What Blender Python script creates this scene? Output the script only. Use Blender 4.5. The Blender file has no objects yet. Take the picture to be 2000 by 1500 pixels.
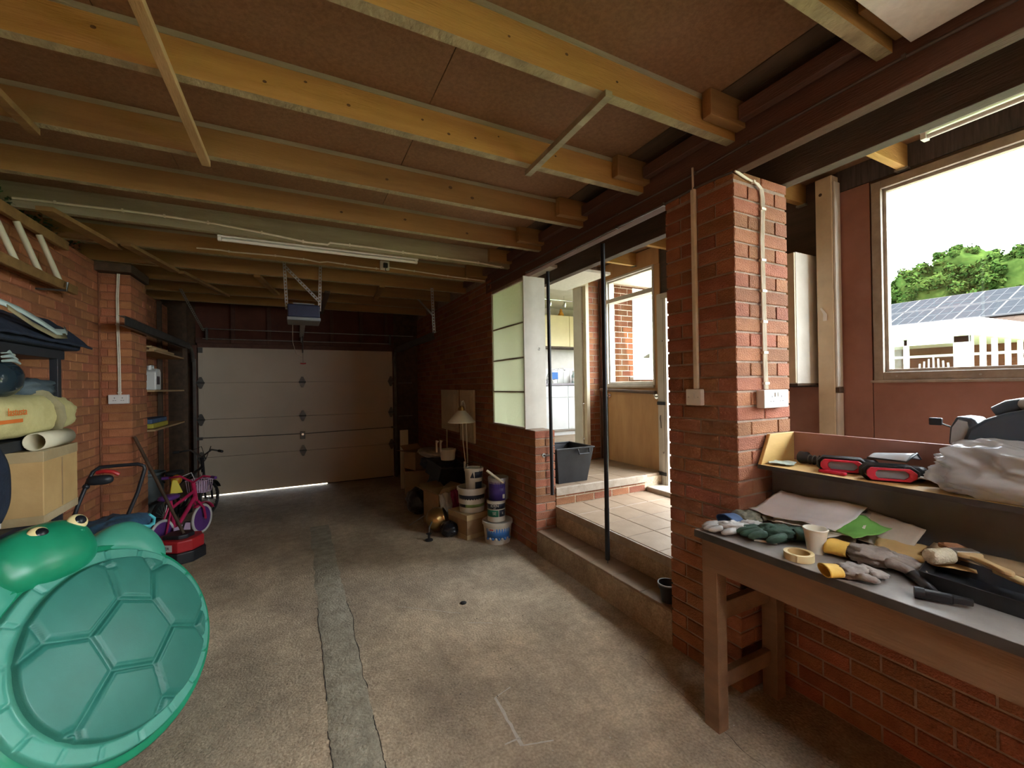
import bpy, bmesh, math, random
from mathutils import Vector, Matrix, noise as mnoise
random.seed(7)
sc = bpy.context.scene
COL = sc.collection
PI = math.pi
V = Vector
SKY, SUN, EXPO = 22.0, 33.0, 0.35     # daylight levels and exposure

# ------------------------------------------------------------------ camera
cam = bpy.data.cameras.new('camera'); cam_o = bpy.data.objects.new('camera', cam); COL.objects.link(cam_o)
cam.sensor_width = 36; cam.lens = 36 * 828 / 2000; cam.clip_start = .02; cam.clip_end = 400
yaw, pitch, roll = math.radians(26.95), math.radians(.18), math.radians(-.9)
fw = V((math.sin(yaw)*math.cos(pitch), math.cos(yaw)*math.cos(pitch), math.sin(pitch)))
rt = V((math.cos(yaw), -math.sin(yaw), 0)); up = rt.cross(fw)
r2 = rt*math.cos(roll) + up*math.sin(roll); u2 = -rt*math.sin(roll) + up*math.cos(roll)
cam_o.matrix_world = Matrix(((r2.x, u2.x, -fw.x, 0), (r2.y, u2.y, -fw.y, 0), (r2.z, u2.z, -fw.z, 1.55), (0, 0, 0, 1)))
sc.camera = cam_o
# ------------------------------------------------------------------ sky, sun, exposure
wd = bpy.data.worlds.new('sky'); sc.world = wd; wd.use_nodes = True
bg = wd.node_tree.nodes['Background']; bg.inputs[0].default_value = (.90, .95, 1, 1); bg.inputs[1].default_value = SKY
sun = bpy.data.lights.new('sun', 'SUN'); sun.energy = SUN; sun.angle = math.radians(1); sun.color = (1, .93, .82)
sun_o = bpy.data.objects.new('sun', sun); COL.objects.link(sun_o); sun_o.location = (-4, 6, 12)
sun_o.rotation_euler = V((-.15, -.60, .78)).to_track_quat('Z', 'Y').to_euler()
def portal(name, loc, rot, sx, sy):      # sampling guides lying in the window openings
    l = bpy.data.lights.new(name, 'AREA'); l.shape = 'RECTANGLE'; l.size = sx; l.size_y = sy; l.cycles.is_portal = True
    o = bpy.data.objects.new(name, l); COL.objects.link(o); o.location = loc; o.rotation_euler = rot
portal('portal_big_window', (3.66, -2.45, 2.2), (0, PI/2, 0), 1.3, 7.8)
portal('portal_added_window', (3.66, -3.8, 1.0), (0, PI/2, 0), 1.0, 5.0)
portal('portal_lobby_window', (3.66, 3.92, 2.2), (0, PI/2, 0), 1.35, .85)
portal('portal_lobby_door', (3.66, 2.98, 1.45), (0, PI/2, 0), 2.05, .72)
vs = sc.view_settings; vs.view_transform = 'Standard'; vs.look = 'None'; vs.exposure = EXPO; vs.gamma = 1; vs.use_curve_mapping = False
sc.cycles.max_bounces = 10; sc.cycles.diffuse_bounces = 7; sc.cycles.transparent_max_bounces = 12
sc.cycles.use_denoising = True; sc.cycles.sample_clamp_indirect = 8; sc.cycles.caustics_reflective = False; sc.cycles.caustics_refractive = False

# ------------------------------------------------------------------ materials
def hx(r, g, b):
    f = lambda c: (c/255/12.92 if c/255 <= .04045 else ((c/255+.055)/1.055)**2.4)
    return (f(r), f(g), f(b))
MATS = {}
def mat(name, c1, c2=None, rough=.65, sc_=6, bump=0, bsc=40, metal=0, stretch=(1,1,1), lo=.35, hi=.65, rnd=0, hue=0, island=False, dist=0, spec=.4):
    if name in MATS: return MATS[name]
    m = bpy.data.materials.new(name); m.use_nodes = True; nt = m.node_tree; N = nt.nodes; L = nt.links
    b = N['Principled BSDF']; b.inputs['Roughness'].default_value = rough; b.inputs['Metallic'].default_value = metal
    b.inputs['Specular IOR Level'].default_value = spec
    tc = N.new('ShaderNodeTexCoord'); mp = N.new('ShaderNodeMapping'); mp.inputs['Scale'].default_value = stretch
    L.new(tc.outputs['Object'], mp.inputs[0])
    c2 = c2 or tuple(x*.75 for x in c1)
    nz = N.new('ShaderNodeTexNoise'); nz.inputs['Scale'].default_value = sc_; nz.inputs['Detail'].default_value = 6; nz.inputs['Roughness'].default_value = .62
    nz.inputs['Distortion'].default_value = dist
    L.new(mp.outputs[0], nz.inputs['Vector'])
    rp = N.new('ShaderNodeValToRGB'); rp.color_ramp.elements[0].position = lo; rp.color_ramp.elements[1].position = hi
    rp.color_ramp.elements[0].color = (*c2, 1); rp.color_ramp.elements[1].color = (*c1, 1)
    L.new(nz.outputs[0], rp.inputs[0]); src = rp.outputs[0]
    if rnd or hue:
        oi = N.new('ShaderNodeObjectInfo'); rs = oi.outputs['Random']
        if island:
            ge = N.new('ShaderNodeNewGeometry'); ad = N.new('ShaderNodeMath'); ad.operation = 'ADD'; fr = N.new('ShaderNodeMath'); fr.operation = 'FRACT'
            L.new(rs, ad.inputs[0]); L.new(ge.outputs['Random Per Island'], ad.inputs[1]); L.new(ad.outputs[0], fr.inputs[0]); rs = fr.outputs[0]
        hv = N.new('ShaderNodeHueSaturation'); mr = N.new('ShaderNodeMapRange'); mr.inputs[3].default_value = 1-rnd; mr.inputs[4].default_value = 1+rnd
        L.new(rs, mr.inputs[0]); L.new(mr.outputs[0], hv.inputs['Value']); L.new(src, hv.inputs['Color'])
        if hue:
            wn = N.new('ShaderNodeTexWhiteNoise'); wn.noise_dimensions = '1D'; m2 = N.new('ShaderNodeMapRange'); m2.inputs[3].default_value = .5-hue; m2.inputs[4].default_value = .5+hue
            L.new(rs, wn.inputs['W']); L.new(wn.outputs[0], m2.inputs[0]); L.new(m2.outputs[0], hv.inputs['Hue'])
        src = hv.outputs[0]
    L.new(src, b.inputs['Base Color'])
    if bump:
        n2 = N.new('ShaderNodeTexNoise'); n2.inputs['Scale'].default_value = bsc; n2.inputs['Detail'].default_value = 4
        L.new(mp.outputs[0], n2.inputs['Vector'])
        bp = N.new('ShaderNodeBump'); bp.inputs['Strength'].default_value = bump; bp.inputs['Distance'].default_value = .01
        L.new(n2.outputs[0], bp.inputs['Height']); L.new(bp.outputs[0], b.inputs['Normal'])
    MATS[name] = m; return m
def glassmat(name, tint=(1,1,1), gloss=.06, rough=0):
    m = bpy.data.materials.new(name); m.use_nodes = True; nt = m.node_tree; N = nt.nodes; L = nt.links
    N.remove(N['Principled BSDF']); t = N.new('ShaderNodeBsdfTransparent'); t.inputs[0].default_value = (*tint, 1)
    g = N.new('ShaderNodeBsdfGlossy'); g.inputs['Roughness'].default_value = rough; mx = N.new('ShaderNodeMixShader'); mx.inputs[0].default_value = gloss
    L.new(t.outputs[0], mx.inputs[1]); L.new(g.outputs[0], mx.inputs[2]); L.new(mx.outputs[0], N['Material Output'].inputs[0]); MATS[name] = m; return m
def filmmat(name, col, trans=.45, tl=.3):    # thin translucent sheet: plastic bags, patterned glass
    m = bpy.data.materials.new(name); m.use_nodes = True; nt = m.node_tree; N = nt.nodes; L = nt.links
    b = N['Principled BSDF']; b.inputs['Base Color'].default_value = (*col, 1); b.inputs['Roughness'].default_value = .14
    t = N.new('ShaderNodeBsdfTransparent'); t.inputs[0].default_value = (*col, 1); tr = N.new('ShaderNodeBsdfTranslucent'); tr.inputs[0].default_value = (*col, 1)
    m1 = N.new('ShaderNodeMixShader'); m1.inputs[0].default_value = tl; m2 = N.new('ShaderNodeMixShader'); m2.inputs[0].default_value = trans
    tc = N.new('ShaderNodeTexCoord'); nz = N.new('ShaderNodeTexNoise'); nz.inputs['Scale'].default_value = 38; nz.inputs['Detail'].default_value = 3
    bp = N.new('ShaderNodeBump'); bp.inputs['Strength'].default_value = .5; bp.inputs['Distance'].default_value = .006
    L.new(tc.outputs['Object'], nz.inputs['Vector']); L.new(nz.outputs[0], bp.inputs['Height']); L.new(bp.outputs[0], b.inputs['Normal']); L.new(bp.outputs[0], tr.inputs['Normal'])
    L.new(b.outputs[0], m1.inputs[1]); L.new(tr.outputs[0], m1.inputs[2]); L.new(m1.outputs[0], m2.inputs[1]); L.new(t.outputs[0], m2.inputs[2])
    L.new(m2.outputs[0], N['Material Output'].inputs[0]); MATS[name] = m; return m
M = MATS
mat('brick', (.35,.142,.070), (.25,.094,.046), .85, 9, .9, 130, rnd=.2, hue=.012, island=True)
mat('brick_warm', (.46,.19,.085), (.36,.135,.06), .85, 9, .7, 120, rnd=.18, hue=.01, island=True)
mat('mortar', (.36,.27,.21), (.27,.19,.14), .9, 20, .5, 90)
mat('mortar_red', (.34,.15,.08), (.26,.10,.05), .9, 20, .5, 90)
mat('concrete', (.62,.52,.385), (.36,.295,.22), .82, 3.1, .6, 75, lo=.28, hi=.74)
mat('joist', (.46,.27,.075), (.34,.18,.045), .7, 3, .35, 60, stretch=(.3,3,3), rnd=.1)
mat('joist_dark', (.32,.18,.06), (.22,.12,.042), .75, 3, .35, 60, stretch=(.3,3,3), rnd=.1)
mat('joist_grey', (.36,.33,.22), (.24,.21,.13), .75, 3, .35, 60, stretch=(.4,3,3))
mat('bare_wood', (.52,.36,.18), (.38,.25,.11), .7, 4, .3, 60, stretch=(3,.4,3))
mat('beam_red', (.13,.06,.042), (.08,.038,.027), .75, 3, .3, 60, stretch=(3,.3,3))
mat('beam_dark', (.11,.075,.055), (.06,.045,.035), .75, 3, .3, 60, stretch=(3,.3,3))
mat('chipboard', (.25,.135,.064), (.19,.102,.047), .85, 60, .3, 150, rnd=.06)
mat('tile', (.30,.22,.15), (.25,.18,.12), .5, 7, .12, 60, rnd=.06)
mat('tile_edge', (.42,.36,.29), (.30,.25,.19), .7, 9, .2, 60)
mat('board_pink', (.34,.17,.13), (.26,.125,.09), .6, 3, .05, 30)
mat('board_tan', (.55,.33,.15), (.44,.25,.11), .6, 4, .05, 40, stretch=(2,2,.4))
mat('white_paint', (.62,.59,.52), (.54,.51,.44), .5, 5, .05, 60)
mat('cream_paint', (.66,.58,.42), (.54,.46,.32), .5, 5, .05, 60)
mat('door_beige', (.50,.43,.33), (.44,.375,.285), .5, 1.2, .06, 200)
mat('white_plastic', (.75,.74,.70), (.68,.67,.63), .35, 5)
mat('black_metal', (.018,.018,.02), (.01,.01,.012), .4, 5, metal=.3)
mat('dark_steel', (.14,.14,.13), (.09,.09,.085), .45, 10, metal=.7)
mat('galv', (.50,.50,.48), (.36,.36,.34), .4, 14, metal=.8)
mat('chrome', (.75,.75,.75), (.6,.6,.6), .15, 5, metal=1)
mat('cable_white', (.76,.70,.58), (.62,.56,.44), .5, 10)
mat('cable_dark', (.12,.10,.09), (.08,.07,.06), .5, 10)
mat('black_plastic', (.022,.024,.028), (.014,.015,.018), .42, 8)
mat('dark_wood', (.10,.06,.035), (.055,.035,.02), .7, 4, .2, 50, stretch=(3,.4,3))
mat('shelf_wood', (.45,.30,.15), (.35,.22,.10), .6, 4, .1, 50)
glassmat('glass', (.96,.98,.98), .05)
filmmat('pattern_glass', (.72,.74,.60), .15, .70)
filmmat('opal_sheet', (.88,.90,.92), .0, .93)
filmmat('poly_bag', (.74,.76,.78), .34, .25)

def concrete_floor():        # stains, mottling and grain on three scales
    m = M['concrete']; N = m.node_tree.nodes; L = m.node_tree.links; b = N['Principled BSDF']
    src = b.inputs['Base Color'].links[0].from_socket; tc = next(n for n in N if n.type == 'TEX_COORD')
    for scale, lo, hi, dark, lite, fac in ((.8,.38,.66,(.62,.60,.58),(1.08,1.04,.98),.8),(16,.36,.64,(.72,.70,.67),(1.12,1.1,1.06),.5),(85,.34,.66,(.62,.60,.57),(1.2,1.19,1.17),.65)):
        n = N.new('ShaderNodeTexNoise'); n.inputs['Scale'].default_value = scale; n.inputs['Detail'].default_value = 5; L.new(tc.outputs['Object'], n.inputs['Vector'])
        r = N.new('ShaderNodeValToRGB'); r.color_ramp.elements[0].position = lo; r.color_ramp.elements[1].position = hi; r.color_ramp.elements[0].color = (*dark,1); r.color_ramp.elements[1].color = (*lite,1); L.new(n.outputs[0], r.inputs[0])
        x = N.new('ShaderNodeMix'); x.data_type = 'RGBA'; x.blend_type = 'MULTIPLY'; x.inputs[0].default_value = fac; L.new(src, x.inputs[6]); L.new(r.outputs[0], x.inputs[7]); src = x.outputs[2]
    L.new(src, b.inputs['Base Color'])
concrete_floor()

# ------------------------------------------------------------------ mesh helpers
class MB:
    def __init__(s): s.v = []; s.f = []; s.mi = []; s.cur = 0
    def add(s, vs_, fs):
        o = len(s.v); s.v += [tuple(p) for p in vs_]; s.f += [tuple(i+o for i in f) for f in fs]; s.mi += [s.cur]*len(fs); return s
    def box(s, a, b, mx=None):
        x0,y0,z0 = a; x1,y1,z1 = b
        p = [V(q) for q in ((x0,y0,z0),(x1,y0,z0),(x1,y1,z0),(x0,y1,z0),(x0,y0,z1),(x1,y0,z1),(x1,y1,z1),(x0,y1,z1))]
        if mx: p = [mx @ q for q in p]
        return s.add(p, [(0,3,2,1),(4,5,6,7),(0,1,5,4),(1,2,6,5),(2,3,7,6),(3,0,4,7)])
    def cbox(s, c, sz, mx=None):
        a = [c[i]-sz[i]/2 for i in range(3)]; b = [c[i]+sz[i]/2 for i in range(3)]
        return s.box(a, b, mx)
    def bar(s, p0, p1, w, h, upv=(0,0,1)):      # rectangular bar between two points
        p0, p1 = V(p0), V(p1); d = (p1-p0).normalized(); sd = d.cross(V(upv))
        if sd.length < 1e-4: sd = d.cross(V((1,0,0)))
        sd.normalize(); u = sd.cross(d); P = []
        for p in (p0, p1):
            for a, b in ((-1,-1),(1,-1),(1,1),(-1,1)): P.append(p + sd*(a*w/2) + u*(b*h/2))
        return s.add(P, [(3,2,1,0),(4,5,6,7),(0,1,5,4),(1,2,6,5),(2,3,7,6),(3,0,4,7)])
    def tube(s, pts, r, n=8, cap=True, closed=False):
        pts = [V(p) for p in pts]; rs = r if isinstance(r, (list, tuple)) else [r]*len(pts); o = len(s.v); ref = None; K = len(pts)
        for i, p in enumerate(pts):
            d = (pts[(i+1) % K]-pts[i-1]) if closed else pts[min(i+1, K-1)]-pts[max(i-1, 0)]
            if d.length < 1e-7: d = V((0,0,1))
            d.normalize()
            if ref is None: ref = d.cross(V((0,0,1))); ref = ref if ref.length > .05 else d.cross(V((1,0,0)))
            ref = ref - d*ref.dot(d); ref.normalize(); w = d.cross(ref)
            for k in range(n):
                a = 2*PI*k/n; s.v.append(tuple(p + (ref*math.cos(a)+w*math.sin(a))*rs[i]))
        F = []
        for i in range(K if closed else K-1):
            j = (i+1) % K
            for k in range(n): F.append((o+i*n+k, o+i*n+(k+1) % n, o+j*n+(k+1) % n, o+j*n+k))
        if cap and not closed: F.append(tuple(o+k for k in reversed(range(n)))); F.append(tuple(o+(K-1)*n+k for k in range(n)))
        s.f += F; s.mi += [s.cur]*len(F); return s
    def cyl(s, p0, p1, r0, r1=None, n=16): return s.tube([p0, p1], [r0, r0 if r1 is None else r1], n)
    def lathe(s, prof, c=(0,0,0), n=24, axis=None, mx=None, arc=None):     # prof: (radius, height) pairs
        o = len(s.v); c = V(c); K = len(prof); a0, a1 = arc or (0, 2*PI); nn = n if not arc else n+1
        for r, h in prof:
            for k in range(nn):
                a = a0+(a1-a0)*k/n; p = V((r*math.cos(a), r*math.sin(a), h)); s.v.append(tuple(c+p if not mx else mx @ p + c))
        F = []
        for i in range(K-1):
            for k in range(n):
                k2 = (k+1) % nn; F.append((o+i*nn+k, o+i*nn+k2, o+(i+1)*nn+k2, o+(i+1)*nn+k))
        s.f += F; s.mi += [s.cur]*len(F); return s
    def prism(s, poly, h, mx=None):     # polygon in local xy, extruded 0..h in z
        n = len(poly); P = [V((x,y,0)) for x,y in poly]+[V((x,y,h)) for x,y in poly]
        if mx: P = [mx @ p for p in P]
        return s.add(P, [tuple(reversed(range(n))), tuple(range(n,2*n))]+[(i,(i+1) % n,n+(i+1) % n,n+i) for i in range(n)])
    def grid(s, fn, nu, nv, thick=None):     # fn(u,v)->point over 0..1
        o = len(s.v)
        for j in range(nv+1):
            for i in range(nu+1): s.v.append(tuple(fn(i/nu, j/nv)))
        F = [(o+j*(nu+1)+i, o+j*(nu+1)+i+1, o+(j+1)*(nu+1)+i+1, o+(j+1)*(nu+1)+i) for j in range(nv) for i in range(nu)]
        s.f += F; s.mi += [s.cur]*len(F); return s
    def ell(s, c, r, n=16, m=10, mx=None, fn=None):      # ellipsoid, optional displacement fn(unit)->scale
        o = len(s.v); c = V(c)
        for j in range(m+1):
            t = PI*j/m
            for k in range(n):
                a = 2*PI*k/n; d = V((math.sin(t)*math.cos(a), math.sin(t)*math.sin(a), math.cos(t))); q = fn(d) if fn else 1
                p = V((d.x*r[0]*q, d.y*r[1]*q, d.z*r[2]*q)); s.v.append(tuple(c + (mx @ p if mx else p)))
        F = [(o+j*n+k, o+(j+1)*n+k, o+(j+1)*n+(k+1) % n, o+j*n+(k+1) % n) for j in range(m) for k in range(n)]
        s.f += F; s.mi += [s.cur]*len(F); return s
    def build(s, name, m, parent=None, bevel=0, smooth=False, sub=0, solid=0, local=False, weld=False):
        me = bpy.data.meshes.new(name); off = V((0,0,0))
        o = bpy.data.objects.new(name, me); COL.objects.link(o)
        if parent is not None:
            o.parent = parent
            if not local:
                q = parent
                while q: off += q.location; q = q.parent
        elif not local:
            xs = [p[0] for p in s.v]; ys = [p[1] for p in s.v]; zs = [p[2] for p in s.v]
            off = V(((min(xs)+max(xs))/2, (min(ys)+max(ys))/2, min(zs))); o.location = off
        me.from_pydata([tuple(V(p)-off) for p in s.v], [], s.f)
        ms = m if isinstance(m, (list, tuple)) else [m]
        for q in ms: me.materials.append(M[q] if isinstance(q, str) else q)
        if len(ms) > 1: me.polygons.foreach_set('material_index', s.mi)
        if smooth or weld or sub:
            bm = bmesh.new(); bm.from_mesh(me); bmesh.ops.remove_doubles(bm, verts=bm.verts, dist=1e-5); bmesh.ops.recalc_face_normals(bm, faces=bm.faces); bm.to_mesh(me); bm.free()
        if smooth or sub:
            me.shade_smooth()
            if smooth != 'full' and not sub: me.set_sharp_from_angle(angle=math.radians(smooth if smooth is not True else 40))
        if solid: md = o.modifiers.new('solid', 'SOLIDIFY'); md.thickness = solid; md.offset = 0
        if bevel: md = o.modifiers.new('bevel', 'BEVEL'); md.width = bevel; md.segments = 2; md.limit_method = 'ANGLE'; md.angle_limit = .6
        if sub: md = o.modifiers.new('sub', 'SUBSURF'); md.levels = sub; md.render_levels = sub
        return o
def tag(o, label=None, cat=None, group=None, kind=None):
    if label: o['label'] = label
    if cat: o['category'] = cat
    if group: o['group'] = group
    if kind: o['kind'] = kind
    return o
def thing(name, label, cat, loc=(0,0,0), group=None, rot=None):
    o = bpy.data.objects.new(name, None); COL.objects.link(o); o.location = loc; o.empty_display_size = .1
    if rot: o.rotation_euler = rot
    return tag(o, label, cat, group)
def struct(o): o['kind'] = 'structure'; return o
def nz(x, y=0, z=0): return mnoise.noise(V((x, y, z)))
def textmesh(s_, size, mx, name, m, parent, ext=.0008, align='CENTER'):
    cu = bpy.data.curves.new(name, 'FONT'); cu.body = s_; cu.size = size; cu.extrude = ext; cu.align_x = align; cu.align_y = 'CENTER'
    t = bpy.data.objects.new(name, cu); COL.objects.link(t); dg = bpy.context.evaluated_depsgraph_get(); dg.update()
    me = bpy.data.meshes.new_from_object(t.evaluated_get(dg)); bpy.data.objects.remove(t); bpy.data.curves.remove(cu)
    me.name = name; me.transform(mx); me.materials.clear(); me.materials.append(M[m]); o = bpy.data.objects.new(name, me); COL.objects.link(o)
    off = V((0,0,0)); q = parent
    while q: off += q.location; q = q.parent
    me.transform(Matrix.Translation(-off)); o.parent = parent; return o
def frame_mx(o, x, y):       # matrix with given x and y axes
    x = V(x).normalized(); z = x.cross(V(y)).normalized(); y = z.cross(x)
    return Matrix(((x.x,y.x,z.x,o[0]),(x.y,y.y,z.y,o[1]),(x.z,y.z,z.z,o[2]),(0,0,0,1)))

# ------------------------------------------------------------------ bricks
BR = {}
def brick_mesh(l, h, d, m, var):
    k = (round(l,3), round(h,3), round(d,3), m, var)
    if k in BR: return BR[k]
    R = random.Random(hash(k)); j = lambda: R.uniform(-.0018, .0018); e = .004
    x, y, z = l/2, d, h/2      # front face at y=0, body behind (+y)
    P = [(-x,e,-z),(x,e,-z),(x,e,z),(-x,e,z),(-x,y,-z),(x,y,-z),(x,y,z),(-x,y,z),(-x+e+j(),j()*.6,-z+e+j()),(x-e+j(),j()*.6,-z+e+j()),(x-e+j(),j()*.6,z-e+j()),(-x+e+j(),j()*.6,z-e+j())]
    F = [(8,9,10,11),(0,1,9,8),(1,2,10,9),(2,3,11,10),(3,0,8,11),(0,4,5,1),(1,5,6,2),(2,6,7,3),(3,7,4,0),(4,7,6,5)]
    me = bpy.data.meshes.new('brick'); me.from_pydata(P, [], F); me.materials.append(M[m]); BR[k] = me; return me
def put_brick(parent, c, ang, l, h, d, m):
    o = bpy.data.objects.new('brick', brick_mesh(l, h, d, m, random.randrange(4))); COL.objects.link(o); o.parent = parent
    q = parent; off = V((0,0,0))
    while q: off += q.location; q = q.parent
    o.location = V(c)-off; o.rotation_euler = (0,0,ang); return o
def brick_face(parent, o, ang, length, z0, z1, holes=(), m='brick', limit=300, d=.03, start=0, endcut=None, phase=0):
    """stretcher bond on a face; o = lower-left corner seen from the front, ang = rotation of local +x; front looks to local -y"""
    ux = V((math.cos(ang), math.sin(ang), 0)); L = []
    nrow = int(math.ceil((z1-z0)/.075-.2)); cv = cam_o.matrix_world.translation
    for r in range(nrow):
        za = z0+r*.075+.005; zb = min(za+.065, z1); odd = (r+phase) % 2
        x = -(.1125 if odd else 0); s0 = endcut[odd] if endcut else 0
        while x < length:
            a, b = max(x, s0), min(x+.215, length); x += .225
            segs = [(a, b)] if b-a > .02 else []
            for (h0, h1, g0, g1) in holes:
                if zb > g0+.02 and za < g1-.02:
                    ns = []
                    for p, q in segs:
                        if h1 <= p or h0 >= q: ns.append((p, q))
                        else:
                            if h0-p > .02: ns.append((p, h0))
                            if q-h1 > .02: ns.append((h1, q))
                    segs = ns
            for p, q in segs:
                c = V(o)+ux*((p+q)/2)+V((0,0,(za+zb)/2-V(o).z)); L.append(((c-cv).length, c, q-p, zb-za))
    L.sort(key=lambda t: t[0])
    for _, c, l, h in L[:limit]: put_brick(parent, c+V((random.uniform(-.001,.001),random.uniform(-.0015,.0015),0)), ang, l, h, d, m)
    rest = L[limit:]
    if rest:
        b = MB(); R = Matrix.Rotation(ang, 3, 'Z')
        for _, c, l, h in rest:
            me = brick_mesh(l, h, d, m, random.randrange(4)); b.add([c+R @ v.co for v in me.vertices], [tuple(p.vertices) for p in me.polygons])
        s = b.build('far_bricks', m, parent); s['kind'] = 'stuff'
    return len(L)

# ================================================================== STRUCTURE
# ---- floor
floor = struct(MB().box((-1.84,-6.65,-.12), (3.75,7.8,0)).build('floor', 'concrete'))
def patch():
    b = MB(); n = 90
    def e(y, s): return .21+s*(.095+.02*nz(y*3.1, s*5)+.012*nz(y*11, s*9))
    def fn(u, v):
        y = .35+v*4.9; a, c = e(y,-1), e(y,1); x = a+(c-a)*u
        return (x, y, .0008+.0045*math.sin(PI*min(1,max(0,u*1.0)))**.4*(1 if v < .97 else .3)+.0012*nz(x*30, y*30))
    b.grid(fn, 8, 220); return b
mat('concrete_patch', (.37,.335,.25), (.24,.215,.16), .9, 14, .7, 70)
patch().build('repair_strip', 'concrete_patch', floor, smooth='full')
mat('crack', (.05,.042,.035), (.03,.026,.02), .95, 9)
for k, (pts) in enumerate([[(.105,y,.0012) for y in ()]]): pass
def crack(pts, w, name='crack'):
    b = MB(); P = []
    for i, (x, y) in enumerate(pts):
        d = w*(.3+.7*abs(nz(x*40, y*40, 3))); P += [(x-d, y, .0012), (x+d, y, .0012)]
    b.add(P, [(2*i, 2*i+1, 2*i+3, 2*i+2) for i in range(len(pts)-1)]); return b.build(name, 'crack', floor)
for s in (-1, 1):
    for (y0, y1) in ((.5,1.35),(1.5,2.1),(2.3,3.3)):
        n = 40; P = []
        for i in range(n+1):
            y = y0+(y1-y0)*i/n; P.append((.21+s*(.097+.02*nz(y*3.1, s*5)+.012*nz(y*11, s*9)+.006*nz(y*40, s)), y))
        crack(P, .005)
crack([(1.62+.02*nz(i*.3)+.1*i/40, .75+1.1*i/40) for i in range(41)], .0022)
mat('scuff', (.56,.52,.45), (.46,.42,.36), .9, 40)
b = MB()
for (p, q, w) in (((.86,1.93),(.845,1.62),.012),((.845,1.62),(.98,1.58),.006),((.86,1.93),(.96,1.96),.004),((.78,1.66),(.86,1.66),.006),((.62,3.05),(.98,2.75),.003),((.98,2.62),(1.12,2.54),.004)):
    n = 10; P = []
    for i in range(n+1):
        t = i/n; x = p[0]+(q[0]-p[0])*t+.004*nz(t*9, p[0]*7); y = p[1]+(q[1]-p[1])*t; d = w*(.5+.5*abs(nz(t*14, p[1]*5)))
        nx = -(q[1]-p[1]); ny = q[0]-p[0]; l = math.hypot(nx, ny); P += [(x+nx/l*d, y+ny/l*d, .0011), (x-nx/l*d, y-ny/l*d, .0011)]
    b.add(P, [(2*i, 2*i+1, 2*i+3, 2*i+2) for i in range(n)])
b.build('scrape_mark', 'scuff', floor)

# ---- left wall and its pillar
wl = struct(MB().box((-1.84,-6.5,0), (-1.627,7.62,2.735)).box((-1.84,-6.5,2.735), (-1.705,7.62,2.935)).build('wall_left', 'mortar_red'))
brick_face(wl, (-1.62,3.3,0), PI/2, 1.9, 0, 2.735, m='brick_warm', limit=300, phase=1)
brick_face(wl, (-1.62,-6.45,0), PI/2, 9.74, 0, 2.735, m='brick_warm', limit=0)
brick_face(wl, (-1.62,5.66,0), PI/2, 1.9, 0, 2.735, m='brick_warm', limit=0)
pl = struct(MB().box((-1.62,5.207,0), (-1.391,5.653,2.65)).build('trim_1', 'mortar_red'))
for r in range(35):
    z = r*.075+.0375
    if r % 2:
        for y in (5.2, 5.426):
            put_brick(pl, (-1.506,y,z), 0, .1025, .065, .05, 'brick_warm') if y == 5.2 else None
            put_brick(pl, (-1.385,y+.108,z), PI/2, .215, .065, .1025, 'brick_warm')
    else:
        put_brick(pl, (-1.493,5.2,z), 0, .215, .065, .1025, 'brick_warm')
        put_brick(pl, (-1.385,5.425,z), PI/2, .215, .065, .05, 'brick_warm')
        put_brick(pl, (-1.385,5.598,z), PI/2, .1025, .065, .05, 'brick_warm')
    if r % 2: put_brick(pl, (-1.585,5.2,z), 0, .05, .065, .05, 'brick_warm')
# ---- right wall (garage / kitchen) with the brick end pier
wr = struct(MB().box((1.957,3.392,0), (2.158,7.62,1.125)).box((1.957,4.318,1.125), (2.158,7.62,2.74)).box((1.957,3.56,2.572), (2.158,4.318,2.597)).box((1.972,4.45,2.735), (2.158,7.62,2.935)).build('wall_right', 'mortar'))
brick_face(wr, (1.95,7.6,0), -PI/2, 3.99, 0, 2.74, holes=[(3.29,9,1.13,2.99)], m='brick', limit=270)
for r in range(15):
    z = r*.075+.0375
    if r % 2:
        put_brick(wr, (1.95,3.4925,z), -PI/2, .215, .065, .1025, 'brick'); put_brick(wr, (2.114,3.385,z), 0, .1025, .065, .05, 'brick')
    else:
        put_brick(wr, (2.0575,3.385,z), 0, .215, .065, .1025, 'brick'); put_brick(wr, (1.95,3.549,z), -PI/2, .1025, .065, .05, 'brick')
# ---- right free-standing pillar
pr_ = struct(MB().box((1.957,1.377,0), (2.383,1.803,2.6)).build('trim_2', 'mortar'))
X0, Y0, S = 1.95, 1.37, .44
for r in range(35):
    z = r*.075+.0375; h = min(.065, 2.6-r*.075-.005)
    if h < .02: continue
    if r % 2 == 0:
        for x in (X0+.1075, X0+.3325):
            put_brick(pr_, (x,Y0,z), 0, .215, h, .1025, 'brick'); put_brick(pr_, (x,Y0+S,z), PI, .215, h, .1025, 'brick')
        put_brick(pr_, (X0,Y0+.22,z), -PI/2, .215, h, .05, 'brick'); put_brick(pr_, (X0+S,Y0+.22,z), PI/2, .215, h, .05, 'brick')
    else:
        for y in (Y0+.1075, Y0+.3325):
            put_brick(pr_, (X0,y,z), -PI/2, .215, h, .1025, 'brick'); put_brick(pr_, (X0+S,y,z), PI/2, .215, h, .1025, 'brick')
        put_brick(pr_, (X0+.22,Y0,z), 0, .215, h, .05, 'brick')
# ---- low wall behind the bench
wb = struct(MB().box((2.207,-1.9,0), (2.41,1.355,.84)).build('wall_bench', 'mortar'))
brick_face(wb, (2.2,1.355,0), -PI/2, 2.4, 0, .84, m='brick', limit=110)
# ---- front wall with the garage door opening (x -1.265..1.49, z 0..2.17)
wf = struct(MB().box((-1.84,7.6,0), (-1.30,7.75,3)).box((1.53,7.6,0), (2.16,7.75,3)).box((-1.30,7.6,2.2), (1.53,7.75,3)).build('wall_front', 'dark_wood'))
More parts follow.
